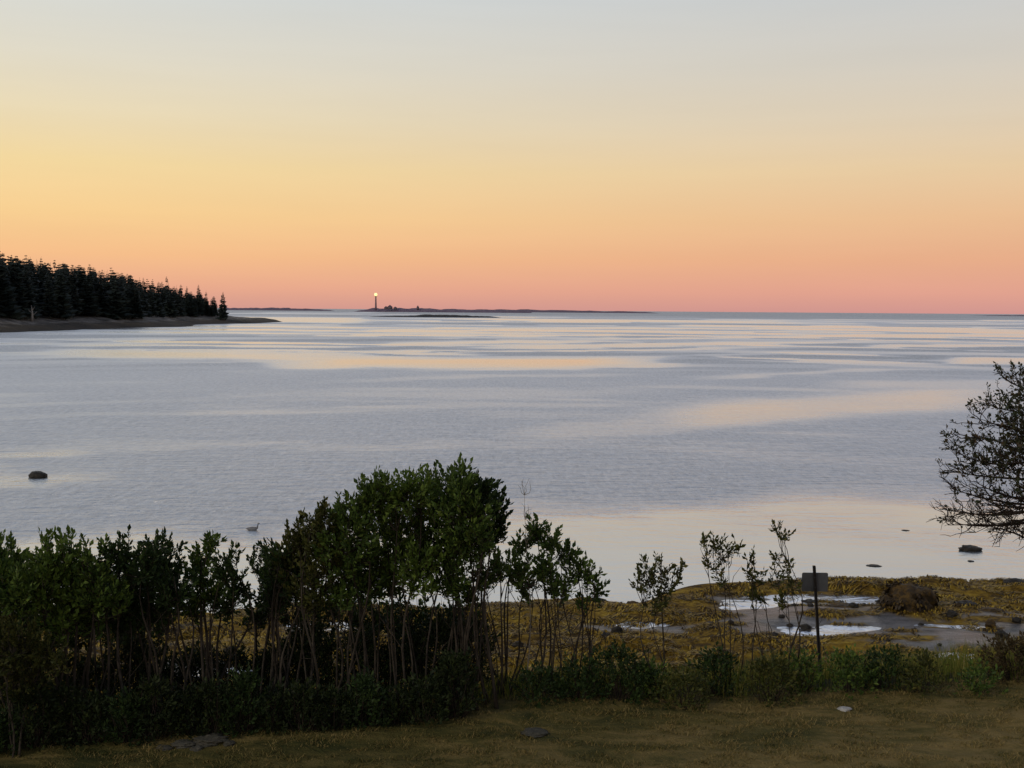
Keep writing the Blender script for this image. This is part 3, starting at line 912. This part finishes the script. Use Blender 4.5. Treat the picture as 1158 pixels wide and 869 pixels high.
def shrub(name, label, cat, bpx, bpy, lobes, mat=None, nstem=5, density=1.0, ls=.074, shoot=.27, nl=19, group=None, depth=0.0, bark=None, ground_z=None, spreadbase=.25, stemr=.022, skip=.12, lowtwigs=6, depthr=1.0, updir=.72, dy=0.0, nlobe=76):
    """lobes: (px, py, r px) of the crown as it stands at the distance of the base"""
    mat = mat or M_LEAF; bark = bark or M_BARK
    p = at(bpx, bpy, LAWN_Z if ground_z is None else ground_z)
    bx, by = p[0], p[1] + dy
    if dy: bx = at_y(bpx, bpy, by)[0]
    bz = gz(bx, by)
    root = empty(name, (bx, by, bz))
    Lb = []
    for (px, py, rp) in lobes:
        yy = by + depth + RNG.uniform(-.3, .3) * depthr
        q = at_y(px, py, yy); r = rp * yy / F
        Lb.append((q - np.array([bx, by, bz]), r))
    # stems run from the ground into the lobes
    stems = []
    order = sorted(range(len(Lb)), key=lambda i: -Lb[i][1])
    for s in range(nstem):
        c, r = Lb[order[s % len(order)]]
        a = np.array([RNG.uniform(-1, 1) * spreadbase + c[0] * .25, RNG.uniform(-1, 1) * spreadbase * .7, -.08])
        e = c + np.array([RNG.uniform(-.4, .4) * r, RNG.uniform(-.4, .4) * r, r * .45])
        pts = curve(a, e, 0, 9, .05)
        pts[1:-1, 2] += 0
        rr = np.linspace(1, .25, 9) * stemr * RNG.uniform(.6, 1.1)
        mb = MB(); mb.tube(pts, rr, 6); mb.build('stem', bark, root)
        stems.append(pts)
    SP = np.concatenate([s[3:] for s in stems])
    tw = MB(); VV = []; TT = []; off = 0
    SB = []; SD = []; SLn = []
    for c, r in Lb:
        k = max(4, int(nlobe * density * (r / .42) ** 2))
        for _ in range(k):
            u = RNG.normal(0, 1, 3); u /= np.linalg.norm(u)
            rad_ = r * (RNG.random() ** .38)
            b0 = c + u * rad_ * np.array([1, 1, 1.0]); 
            d_ = u * .55 + np.array([0, 0, updir]) + RNG.normal(0, .22, 3)
            ln = shoot * RNG.uniform(.55, 1.15)
            b0 = b0 - d_ / np.linalg.norm(d_) * ln * .8
            SB.append(b0); SD.append(d_); SLn.append(ln)
    SB = np.array(SB); SD = np.array(SD); SLn = np.array(SLn)
    for i in range(len(SB)):
        tip_ = SB[i] + SD[i] / np.linalg.norm(SD[i]) * SLn[i]
        dist_ = np.linalg.norm(SP - SB[i], axis=1) + np.maximum(SP[:, 2] - SB[i][2], 0) * 2
        j = int(np.argmin(dist_))
        near_ = SP[j]
        if RNG.random() < .55:
            pts = np.concatenate([curve(near_, SB[i], -.08, 4, .05), [tip_]])
            tw.tube(pts, [.0075, .006, .005, .004, .002], 3, False)
        else:
            tw.tube([SB[i] - SD[i] * .04, SB[i], tip_], [.004, .004, .002], 3, False)
    for _ in range(lowtwigs):
        s = stems[RNG.integers(len(stems))]; a = s[RNG.integers(2, 7)]
        e = a + np.array([RNG.uniform(-.35, .35), RNG.uniform(-.35, .35), RNG.uniform(.15, .6)])
        tw.tube(curve(a, e, 0, 4, .08), [.006, .005, .004, .002], 3, False)
    tw.build('twigs', bark, root)
    V, T = leaves_on_shoots(SB, SD, SLn, nl, ls, skip=skip)
    fast_mesh('foliage', V, T, mat, root, smooth=False)
    tag(root, label, cat, group)
    return root


G1 = 'bushes of the left thicket'
G2 = 'bushes of the tall central clump'
# left thicket, from the picture edge to the centre
left = [
    (-28, 846, [(-30, 640, 40), (-50, 680, 36)], M_LEAF, 'bush cut by the left picture edge behind the olive shrub'),
    (12, 842, [(8, 636, 30), (22, 664, 34), (-8, 672, 30)], M_LEAF, 'leafy bush standing at the extreme left of the thicket'),
    (60, 838, [(66, 630, 32), (48, 656, 32), (84, 662, 32), (70, 690, 28)], M_LEAF_LT, 'brightest green round-topped bush of the left thicket'),
    (108, 832, [(104, 640, 30), (120, 668, 30), (96, 690, 28)], M_LEAF, 'bush between the bright round one and the twin-topped one'),
    (148, 826, [(136, 626, 24), (160, 634, 26), (146, 665, 34), (140, 692, 24)], M_LEAF_DK, 'dark twin-topped bush in the middle of the left thicket'),
    (188, 824, [(182, 630, 26), (196, 662, 28), (176, 690, 22)], M_LEAF_DK, 'dark bush just right of the twin-topped one'),
    (226, 822, [(237, 612, 13), (226, 640, 24), (240, 664, 22), (218, 680, 20)], M_LEAF, 'bush with one tall spike of leaves rising from its top'),
    (262, 820, [(262, 640, 20), (272, 664, 16), (254, 684, 16)], M_LEAF_DK, 'small dark bush at the gap before the central clump'),
]
for i, (bx, by, lb, mt_, lab) in enumerate(left):
    shrub('bush', lab, 'bush', bx, by - 14, lb, mt_, nstem=6, group=G1, density=1.4, lowtwigs=10)
# second row behind, on the bank
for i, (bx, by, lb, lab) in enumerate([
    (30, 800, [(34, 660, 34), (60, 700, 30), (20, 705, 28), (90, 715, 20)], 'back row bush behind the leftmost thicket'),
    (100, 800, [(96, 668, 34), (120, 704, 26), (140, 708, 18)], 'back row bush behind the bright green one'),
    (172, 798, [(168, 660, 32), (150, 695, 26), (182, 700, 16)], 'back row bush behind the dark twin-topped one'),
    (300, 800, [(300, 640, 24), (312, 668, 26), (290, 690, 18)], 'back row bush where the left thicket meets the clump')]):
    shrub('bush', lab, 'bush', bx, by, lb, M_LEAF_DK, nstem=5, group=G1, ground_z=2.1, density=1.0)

mid = [
    (345, 812, [(342, 604, 22), (362, 588, 20), (338, 634, 31), (368, 622, 31), (352, 662, 28)], M_LEAF_OL, 'olive green bush forming the left shoulder of the central clump'),
    (316, 812, [(314, 634, 22), (322, 660, 26), (306, 676, 18)], M_LEAF_DK, 'low dark bush at the left foot of the central clump'),
    (400, 812, [(394, 582, 25), (414, 566, 25), (392, 614, 37), (412, 650, 31), (384, 662, 25)], M_LEAF, 'mid green bush left of the clump\'s highest dome'),
    (452, 808, [(436, 556, 26), (466, 553, 26), (450, 595, 42), (434, 642, 34), (474, 640, 30)], M_LEAF_LT, 'light green bush in front, at the middle of the clump'),
    (500, 806, [(490, 556, 26), (518, 545, 26), (522, 575, 40), (495, 612, 38), (530, 604, 33), (508, 648, 26)], M_LEAF, 'tallest dark bush crowning the central clump'),
    (552, 804, [(548, 552, 18), (562, 572, 17), (540, 565, 24), (550, 600, 22), (568, 596, 10)], M_LEAF_DK, 'dark bush making the right flank of the highest dome'),
]
for bx, by, lb, mt_, lab in mid:
    shrub('bush', lab, 'bush', bx, by - 8, lb, mt_, nstem=8, group=G2, density=1.45, lowtwigs=16)
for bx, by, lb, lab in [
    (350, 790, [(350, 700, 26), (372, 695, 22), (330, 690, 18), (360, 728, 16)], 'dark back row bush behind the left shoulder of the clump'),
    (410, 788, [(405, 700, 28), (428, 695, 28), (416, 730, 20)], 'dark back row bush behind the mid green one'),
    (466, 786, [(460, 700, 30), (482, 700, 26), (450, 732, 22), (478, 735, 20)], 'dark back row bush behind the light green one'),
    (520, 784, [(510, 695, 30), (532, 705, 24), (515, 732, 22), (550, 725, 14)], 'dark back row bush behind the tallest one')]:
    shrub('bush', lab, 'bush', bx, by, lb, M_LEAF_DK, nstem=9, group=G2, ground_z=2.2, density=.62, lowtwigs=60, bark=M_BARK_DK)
thin = [
    (585, 790, [(592, 612, 14), (584, 640, 18), (596, 660, 16)], 'thin bush beside the dry pale stalk'),
    (618, 790, [(608, 596, 13), (622, 608, 16), (614, 640, 18), (626, 660, 14)], 'sparse upright bush right of the clump\'s dome'),
    (646, 788, [(640, 622, 14), (652, 642, 16), (640, 664, 12)], 'sparse bush second from the clump\'s right end'),
    (664, 786, [(668, 648, 12), (676, 666, 11), (660, 680, 9)], 'smallest sparse bush at the clump\'s right end'),
    (560, 795, [(548, 648, 18), (566, 640, 14), (530, 668, 18)], 'thin low bush under the right flank of the dome'),
]
for bx, by, lb, lab in thin:
    shrub('bush', lab, 'bush', bx, by - 12, lb, M_LEAF, nstem=5, group=G2, density=1.6, stemr=.018, nl=13, lowtwigs=8, ls=.08)

# slender saplings on the right
sap = [
    (750, 782, [(742, 640, 20), (728, 656, 17), (757, 656, 17), (742, 672, 22), (768, 640, 6)], 3, .62, 'single thin sapling with an open round crown'),
    (838, 774, [(800, 616, 11), (812, 612, 11), (822, 624, 12), (832, 618, 9), (806, 636, 11), (816, 655, 10)], 4, .85, 'sapling with the widest top, left of a close pair'),
    (862, 772, [(848, 630, 9), (856, 648, 13), (850, 668, 11), (862, 676, 10)], 3, .85, 'shorter narrow sapling right of the wide-topped one'),
    (890, 772, [(880, 594, 8), (888, 606, 8), (878, 628, 8), (892, 640, 10), (876, 652, 9), (896, 660, 11), (886, 676, 12)], 3, .9, 'tallest slender sapling just left of the grey sign'),
]
for bx, by, lb, ns, dn, lab in sap:
    shrub('sapling', lab, 'sapling', bx, by, lb, M_LEAF_OL, nstem=ns, density=dn * 1.5, stemr=.016, nl=9, ls=.070, shoot=.20, lowtwigs=4, spreadbase=.12, skip=.15, depthr=.5)

# dry stalk above the clump
dp = at(592, 790, LAWN_Z - .1)
ds = empty('dry_weed', (dp[0], dp[1], gz(dp[0], dp[1])))
mb = MB(); tp = at_y(593, 560, dp[1]) - np.array(ds.location)
main = curve((0, 0, -.05), tp, 0, 10, .01); mb.tube(main, np.linspace(.008, .002, 10), 4)
mb.build('stalk', M_TWIG, ds)
mb = MB()
for k in range(26):
    a = main[5 + k % 5] + (main[-1] - main[5]) * .0
    e = a + np.array([RNG.uniform(-.10, .10), RNG.uniform(-.1, .1), RNG.uniform(.08, .22)]); mb.tube(curve(a, e, 0, 4, .1), [.004, .003, .003, .0015], 3, False)
mb.build('seed_head', M_TWIG, ds)
tag(ds, 'dry pale weed stalk poking out right of the highest dome', 'weed')


# undergrowth: low leafy plants
def low_plant(px, py, wpx, hpx, mat, label, group, ls=.06, dens=1.0, z=LAWN_Z):
    p = at(px, py, z); by = p[1]; k = by / F
    root = empty('low_bush', (p[0], by, gz(p[0], by)))
    W = wpx * k / 2; H = hpx * k
    n = int(150 * dens * max(W / .45, .6) * max(H / .5, .6))
    a = RNG.random(n) * 6.283; r = RNG.random(n) ** .5
    hz = RNG.random(n) ** .7
    env = np.sqrt(np.clip(1 - hz ** 2.2, 0.05, 1))
    B = np.stack([np.cos(a) * r * W * env, np.sin(a) * r * W * .75 * env, hz * H - .12], -1)
    D = np.stack([np.cos(a) * r * .8, np.sin(a) * r * .8, np.ones(n) * .9], -1) + RNG.normal(0, .28, (n, 3))
    V, T = leaves_on_shoots(B, D, np.full(n, .17) * RNG.uniform(.6, 1.3, n), 9, ls, spread=1.1, skip=.1)
    fast_mesh('foliage', V, T, mat, root)
    mb = MB()
    for i in range(0, n, 5):
        mb.tube(curve((B[i][0] * .35, B[i][1] * .35, -.05), B[i] + D[i] * .12, 0, 4, .06), [.006, .005, .004, .002], 3, False)
    mb.build('stem', M_BARK_DK, root)
    tag(root, label, 'low bush', group)
    return root


GU = 'low bushes along the lawn edge'
und = []
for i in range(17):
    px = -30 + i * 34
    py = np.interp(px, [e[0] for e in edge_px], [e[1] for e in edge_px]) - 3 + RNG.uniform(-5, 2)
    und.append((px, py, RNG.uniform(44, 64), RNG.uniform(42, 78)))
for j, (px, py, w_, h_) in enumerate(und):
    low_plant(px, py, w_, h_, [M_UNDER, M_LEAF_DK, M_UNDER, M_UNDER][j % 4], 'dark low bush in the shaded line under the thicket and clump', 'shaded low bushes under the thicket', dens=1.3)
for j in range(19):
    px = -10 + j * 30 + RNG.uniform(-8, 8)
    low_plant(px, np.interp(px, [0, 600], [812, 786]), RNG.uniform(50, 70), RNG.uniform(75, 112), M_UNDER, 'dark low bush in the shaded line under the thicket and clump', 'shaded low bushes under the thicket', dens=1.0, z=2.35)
right_low = [
    (610, 790, 60, 40, M_LEAF_DK, 'dark low bush under the thin end of the clump'),
    (700, 788, 80, 62, M_LEAF_DK, 'widest dark low bush left of the single sapling'),
    (655, 788, 60, 46, M_LEAF_DK, 'dark low bush below the clump\'s right end'),
    (771, 799, 62, 44, M_LEAF_OL, 'olive low bush standing forward, right of the single sapling'),
    (735, 786, 50, 44, M_LEAF, 'green low bush at the foot of the single sapling'),
    (810, 782, 64, 50, M_LEAF_DK, 'low bush at the foot of the wide-topped sapling'),
    (872, 793, 66, 52, M_LEAF_OL, 'rounded low bush forward of the tallest slender sapling'),
    (905, 778, 50, 46, M_LEAF, 'low bush immediately left of the post foot'),
    (960, 780, 60, 48, M_LEAF, 'low bush immediately right of the post foot'),
    (1000, 776, 62, 46, M_LEAF_DK, 'dark low bush below the domed boulder'),
    (1042, 784, 50, 42, M_LEAF_OL, 'low bush in front of the wide tide pool'),
    (1108, 784, 46, 32, M_LEAF, 'small separate low bush near the right end of lawn edge'),
    (1140, 766, 62, 50, M_LEAF_BR, 'brown dry low bush at the right picture edge'),
    (1185, 764, 70, 60, M_LEAF_BR, 'brown dry low bush just past the right picture edge'),
]
for a in right_low: low_plant(a[0], a[1], a[2], a[3], a[4], a[5], GU, dens=1.0)
# dark evergreen shrub in front at the left edge
shrub('evergreen_shrub', 'olive spreading shrub low at the left picture edge, in front of the thicket', 'shrub', 5, 850, [(-5, 712, 30), (20, 730, 30), (50, 735, 26), (-20, 745, 34), (28, 762, 30), (66, 748, 14)], M_LEAF_OL, nstem=5, density=1.6, ls=.05, shoot=.26, nl=26, updir=.35)


# ------------------------------------------------------------------ grasses (nobody could count them)
def blades(name, P, Hh, Wd, lean, mat, label, cat, nseg=2):
    n = len(P)
    a = RNG.random(n) * 6.283
    side = np.stack([np.cos(a), np.sin(a), 0 * a], -1) * (Wd / 2)[:, None]
    b_ = RNG.random(n) * 6.283
    ld = np.stack([np.cos(b_), np.sin(b_), 0 * a], -1) * (lean * Hh * (.3 + RNG.random(n)))[:, None]
    up = np.array([[0, 0, 1.0]]) * Hh[:, None]
    v0 = P - side; v1 = P + side; v2 = P + up * .6 + ld * .35 + side * .7; v3 = P + up * .6 + ld * .35 - side * .7; v4 = P + up + ld
    V = np.stack([v0, v1, v2, v3, v4], 1).reshape(-1, 3)
    i = np.arange(n) * 5
    T = np.concatenate([np.stack([i, i + 1, i + 2], 1), np.stack([i, i + 2, i + 3], 1), np.stack([i + 3, i + 2, i + 4], 1)])
    o = fast_mesh(name, V, T, mat)
    tag(o, label, cat, kind='stuff')
    return o


def grass_mat(name, cols, nscale=1.1):
    m, nt, b = newmat(name)
    g = N(nt, 'ShaderNodeNewGeometry')
    n = noise(nt, pos(nt, (.55, 1.5, 1)), nscale, 8, .72, .5)
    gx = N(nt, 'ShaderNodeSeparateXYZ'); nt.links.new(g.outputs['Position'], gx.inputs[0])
    n = math_(nt, 'ADD', n, math_(nt, 'MULTIPLY', gx.outputs[0], .011))  # blades follow the same leftward darkening, shade painted into their tint
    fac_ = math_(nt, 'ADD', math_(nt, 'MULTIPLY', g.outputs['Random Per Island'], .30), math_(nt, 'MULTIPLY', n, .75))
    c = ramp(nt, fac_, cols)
    nt.links.new(c, b.inputs['Base Color']); b.inputs['Roughness'].default_value = .7; b.inputs['Specular IOR Level'].default_value = .15
    tr = N(nt, 'ShaderNodeBsdfTranslucent'); nt.links.new(c, tr.inputs[0])
    mx = N(nt, 'ShaderNodeMixShader'); mx.inputs[0].default_value = .2
    nt.links.new(b.outputs[0], mx.inputs[1]); nt.links.new(tr.outputs[0], mx.inputs[2]); nt.links.new(mx.outputs[0], nt.nodes['Material Output'].inputs[0])
    return m


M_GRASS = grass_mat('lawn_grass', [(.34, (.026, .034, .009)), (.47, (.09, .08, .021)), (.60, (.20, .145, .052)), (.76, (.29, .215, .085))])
M_TALL = grass_mat('tall_grass', [(.3, (.04, .062, .010)), (.5, (.085, .11, .018)), (.7, (.19, .17, .04)), (.85, (.28, .22, .09))], 2.5)
n = 190000
x = RNG.uniform(-8.6, 8.6, n); y = RNG.uniform(10.6, 17, n)
k = (y < ye(x) + .5) & (np.abs(x) < y * .56 + .5)
x, y = x[k], y[k]; z, _ = ground(x, y)
hgt = RNG.uniform(.012, .030, len(x)) * (.30 + 1.5 * sstep(.36, .64, fbm(x * 4.2, y * 8, 3, 33)))
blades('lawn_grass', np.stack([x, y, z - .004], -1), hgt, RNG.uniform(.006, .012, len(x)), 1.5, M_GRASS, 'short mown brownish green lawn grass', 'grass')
n = 60000
x = RNG.uniform(-8, 9.5, n); y = RNG.uniform(12, 21, n); t = y - ye(x)
k = (t > .15 + .5 * vnoise(x * 2, y)) & (t < 4.6)
x, y, t = x[k], y[k], t[k]; z, _ = ground(x, y)
hgt = RNG.uniform(.15, .55, len(x)) * (.5 + .9 * fbm(x * 1.1, y * 1.1, 3, 35)) * np.interp(x, [-8, .5, 2, 9], [.7, .8, 1.05, 1.1])
blades('tall_grass', np.stack([x, y, z - .02], -1), hgt, RNG.uniform(.006, .014, len(x)), .35, M_TALL, 'tall rough grass growing on the bank below the lawn edge', 'grass')

# rockweed: amber straps lying over the ledges
m, nt, b = newmat('rockweed'); M_KELP = m
g = N(nt, 'ShaderNodeNewGeometry'); nn = noise(nt, pos(nt, (.5, 1.1, 1)), .75, 5, .7, .8)
f_ = math_(nt, 'ADD', math_(nt, 'MULTIPLY', g.outputs['Random Per Island'], .4), math_(nt, 'MULTIPLY', nn, .6))
nt.links.new(ramp(nt, f_, [(.34, (.014, .009, .003)), (.44, (.06, .035, .006)), (.54, (.19, .11, .012)), (.72, (.36, .25, .032))]), b.inputs['Base Color'])
b.inputs['Roughness'].default_value = .5; b.inputs['Specular IOR Level'].default_value = .2
n = 150000
x = RNG.uniform(-14, 16.5, n); y = RNG.uniform(17, 31, n)
z, zn = ground(x, y)
clump = fbm(x * 1.6, y * 2.2, 3, 55)
k = (zn[:, 0] * (1 - zn[:, 1]) > .5) & (y < ys(x) + .3) & (z > -.05) & (clump > .42) & (np.abs(x) < y * .53)
x, y, z = x[k], y[k], z[k]
n = len(x); a = -1.57 + (fbm(x * .7, y * .9, 3, 58) - .5) * 9 + RNG.normal(0, .45, n); Ls = RNG.uniform(.08, .26, n); Ws = RNG.uniform(.012, .03, n)
dx_, dy_ = np.cos(a) * Ls, np.sin(a) * Ls
z2, _ = ground(x + dx_, y + dy_)
P0 = np.stack([x, y, z + .01], -1); P2 = np.stack([x + dx_, y + dy_, z2 + .006], -1); Pm = (P0 + P2) / 2 + np.array([0, 0, 1.0]) * RNG.uniform(.01, .06, n)[:, None]
Sd = np.stack([-dy_, dx_, 0 * x], -1) / Ls[:, None] * (Ws / 2)[:, None]
V = np.stack([P0 - Sd, P0 + Sd, Pm + Sd, Pm - Sd, P2 + Sd * .4, P2 - Sd * .4], 1).reshape(-1, 3); i = np.arange(n) * 6
Q = np.concatenate([np.stack([i, i + 1, i + 2, i + 3], 1), np.stack([i + 3, i + 2, i + 4, i + 5], 1)])
tag(fast_mesh('seaweed', V, Q, M_KELP), 'amber brown seaweed carpeting the beach ledges', 'seaweed', kind='stuff')

bme = BOULD.data; bv = np.zeros(len(bme.vertices) * 3); bme.vertices.foreach_get('co', bv); bv = bv.reshape(-1, 3)
VV = []; QQ = []; o_ = 0
for i in RNG.integers(0, len(bv), 3600):
    p_ = bv[i]
    if float(fbm(np.array([p_[0] * 3.5 + 9]), np.array([p_[1] * 2 + p_[2] * 1.2 + 9]), 3, 3)[0]) < .52: continue
    if p_[2] < .0: continue
    rad = np.array([p_[0], p_[1], 0]) ; rad /= max(np.linalg.norm(rad), .05)
    ln = RNG.uniform(.04, .12); wd = RNG.uniform(.01, .03)
    hang = rad * .35 + np.array([0, 0, -1.0]) if p_[2] < .5 else rad * .9 + np.array([0, 0, -.35])
    hang = hang + RNG.normal(0, .4, 3)
    sd_ = np.cross(hang, rad + .01); sd_ /= max(np.linalg.norm(sd_), 1e-5); sd_ *= wd
    q0 = p_ + rad * .005 + np.array([0, 0, .01]); q1 = q0 + hang * ln * .5 + rad * .025; q2 = q0 + hang * ln + rad * .01
    VV += [q0 - sd_, q0 + sd_, q1 + sd_, q1 - sd_, q2 + sd_ * .5, q2 - sd_ * .5]; QQ += [(o_, o_ + 1, o_ + 2, o_ + 3), (o_ + 3, o_ + 2, o_ + 4, o_ + 5)]; o_ += 6
m, nt, b = newmat('boulder_weed')
g = N(nt, 'ShaderNodeNewGeometry')
nt.links.new(ramp(nt, g.outputs['Random Per Island'], [(0, (.010, .006, .003)), (.7, (.026, .015, .005)), (1, (.10, .06, .009))]), b.inputs['Base Color'])
b.inputs['Roughness'].default_value = .5; b.inputs['Specular IOR Level'].default_value = .2
fast_mesh('seaweed_drape', np.array(VV), np.array(QQ), m, BOULD)

# ------------------------------------------------------------------ tree at the right edge
TD = 12.3
tb = at_y(1235, 800, TD)
tz = gz(tb[0], TD)
rt = empty('broadleaf_tree', (tb[0], TD, tz)); O = np.array([tb[0], TD, tz])
P_ = lambda px, py, dy=0.0: at_y(px, py, TD + dy) - O
mb = MB()
fork = P_(1212, 566)
trunk = curve((0, 0, -.1), fork, 0, 8, .03); mb.tube(trunk, np.linspace(.13, .08, 8), 10)
up = curve(fork, P_(1228, 490), 0, 7, .05); mb.tube(up, np.linspace(.078, .02, 7), 8)
mb.build('trunk', M_BARK_DK, rt)
limbs = [
    (1212, 590, 1058, 590, -.09, -.1, 0), (1210, 580, 1066, 588, -.06, .5, 0), (1212, 575, 1060, 548, -.06, -.3, 0), (1212, 570, 1052, 572, -.08, .3, 0), (1205, 560, 1066, 518, .02, .2, 1), (1212, 560, 1090, 530, .0, -.6, 1),
    (1210, 545, 1064, 495, .02, .0, 1), (1212, 530, 1072, 480, .04, .4, 1), (1212, 520, 1092, 462, .05, -.3, 1), (1212, 510, 1112, 446, .04, .1, 1), (1212, 480, 1130, 418, .03, .3, 1), (1214, 470, 1152, 436, .03, -.2, 1),
    (1200, 600, 1108, 592, -.05, -.5, 0), (1180, 560, 1120, 500, .03, -.4, 1), (1190, 550, 1135, 470, .05, .5, 1), (1180, 570, 1095, 580, -.05, .6, 0), (1190, 590, 1100, 560, -.02, -.7, 0),
    (1214, 560, 1330, 500, .05, 0, 1), (1214, 540, 1310, 460, .05, .5, 1), (1214, 580, 1350, 560, -.05, -.3, 1), (1214, 500, 1270, 420, .05, .2, 1), (1214, 560, 1260, 480, .05, -.9, 1), (1214, 540, 1220, 450, .05, .9, 1)]
SB = []; SD = []; SLn = []
for (ax, ay, ex, ey, sag, dy_, leafy) in limbs:
    if ex < 1200: ex += 14; ey += 16 if leafy else 4
    a = P_(ax, ay); e = P_(ex, ey, dy_)
    # start on the trunk
    cand = np.concatenate([trunk, up]); a = cand[np.argmin(np.linalg.norm(cand - a, axis=1))]
    main = curve(a, e, sag, 12, .035)
    mb = MB(); mb.tube(main, np.linspace(.024, .004, 12), 6)
    Lm = np.linalg.norm(e - a)
    for k in range(26 if leafy else 22):
        t = RNG.uniform(.28, 1.0); j = min(int(t * 11), 10)
        b0 = main[j] + (main[j + 1] - main[j]) * (t * 11 - j)
        d = (main[j + 1] - main[j]); d /= np.linalg.norm(d)
        dirn = d * .9 + RNG.normal(0, .5, 3) + np.array([0, 0, .32 if leafy else .1])
        dirn /= np.linalg.norm(dirn)
        ln = RNG.uniform(.14, .42) * (1.15 - t * .45)
        tw = curve(b0, b0 + dirn * ln, .06, 5, .09); mb.tube(tw, np.linspace(.006, .0025, 5), 4, False)
        for q in range(3):
            c0 = tw[RNG.integers(1, 5)]; d2 = dirn + RNG.normal(0, .55, 3) + np.array([0, 0, .25]); d2 /= np.linalg.norm(d2); l2 = RNG.uniform(.06, .16)
            mb.tube([c0, c0 + d2 * l2 * .5 + RNG.normal(0, .006, 3), c0 + d2 * l2], [.0042, .0032, .002], 3, False)
            hz = (c0[2] + tz)
            lim = 5.75
            prob = .85 if (leafy and hz > lim) else (.45 if leafy else .07)
            if RNG.random() < prob:
                SB.append(c0 + d2 * l2 * .25); SD.append(d2 + np.array([0, 0, .15])); SLn.append(l2 * .8)
    mb.build('branch', M_BARK_DK, rt)
# extra shoots that thicken the heart of the crown
for _ in range(700):
    px, py = RNG.normal(1192, 36), RNG.normal(500, 34)
    if px < 1118 + abs(py - 500) * .4 or py < 448: continue
    q = P_(px, py, RNG.normal(0, .4)); SB.append(q); SD.append(RNG.normal(0, .6, 3) + np.array([0, 0, .5])); SLn.append(RNG.uniform(.08, .2))
V, T = leaves_on_shoots(np.array(SB), np.array(SD), np.array(SLn), 6, .048, spread=1.2, width=.55, skip=.15)
fast_mesh('foliage', V, T, M_LEAF_RED, rt)
tag(rt, 'spreading small-leaved tree with bare arching lower branches, cut by right edge', 'tree')

# ------------------------------------------------------------------ output
scene.view_settings.view_transform = 'Standard'
scene.view_settings.look = 'None'
scene.view_settings.exposure = 0
scene.render.engine = 'CYCLES'
scene.cycles.use_denoising = True
scene.cycles.max_bounces = 6
scene.cycles.transparent_max_bounces = 4
print("conifers", ntree)
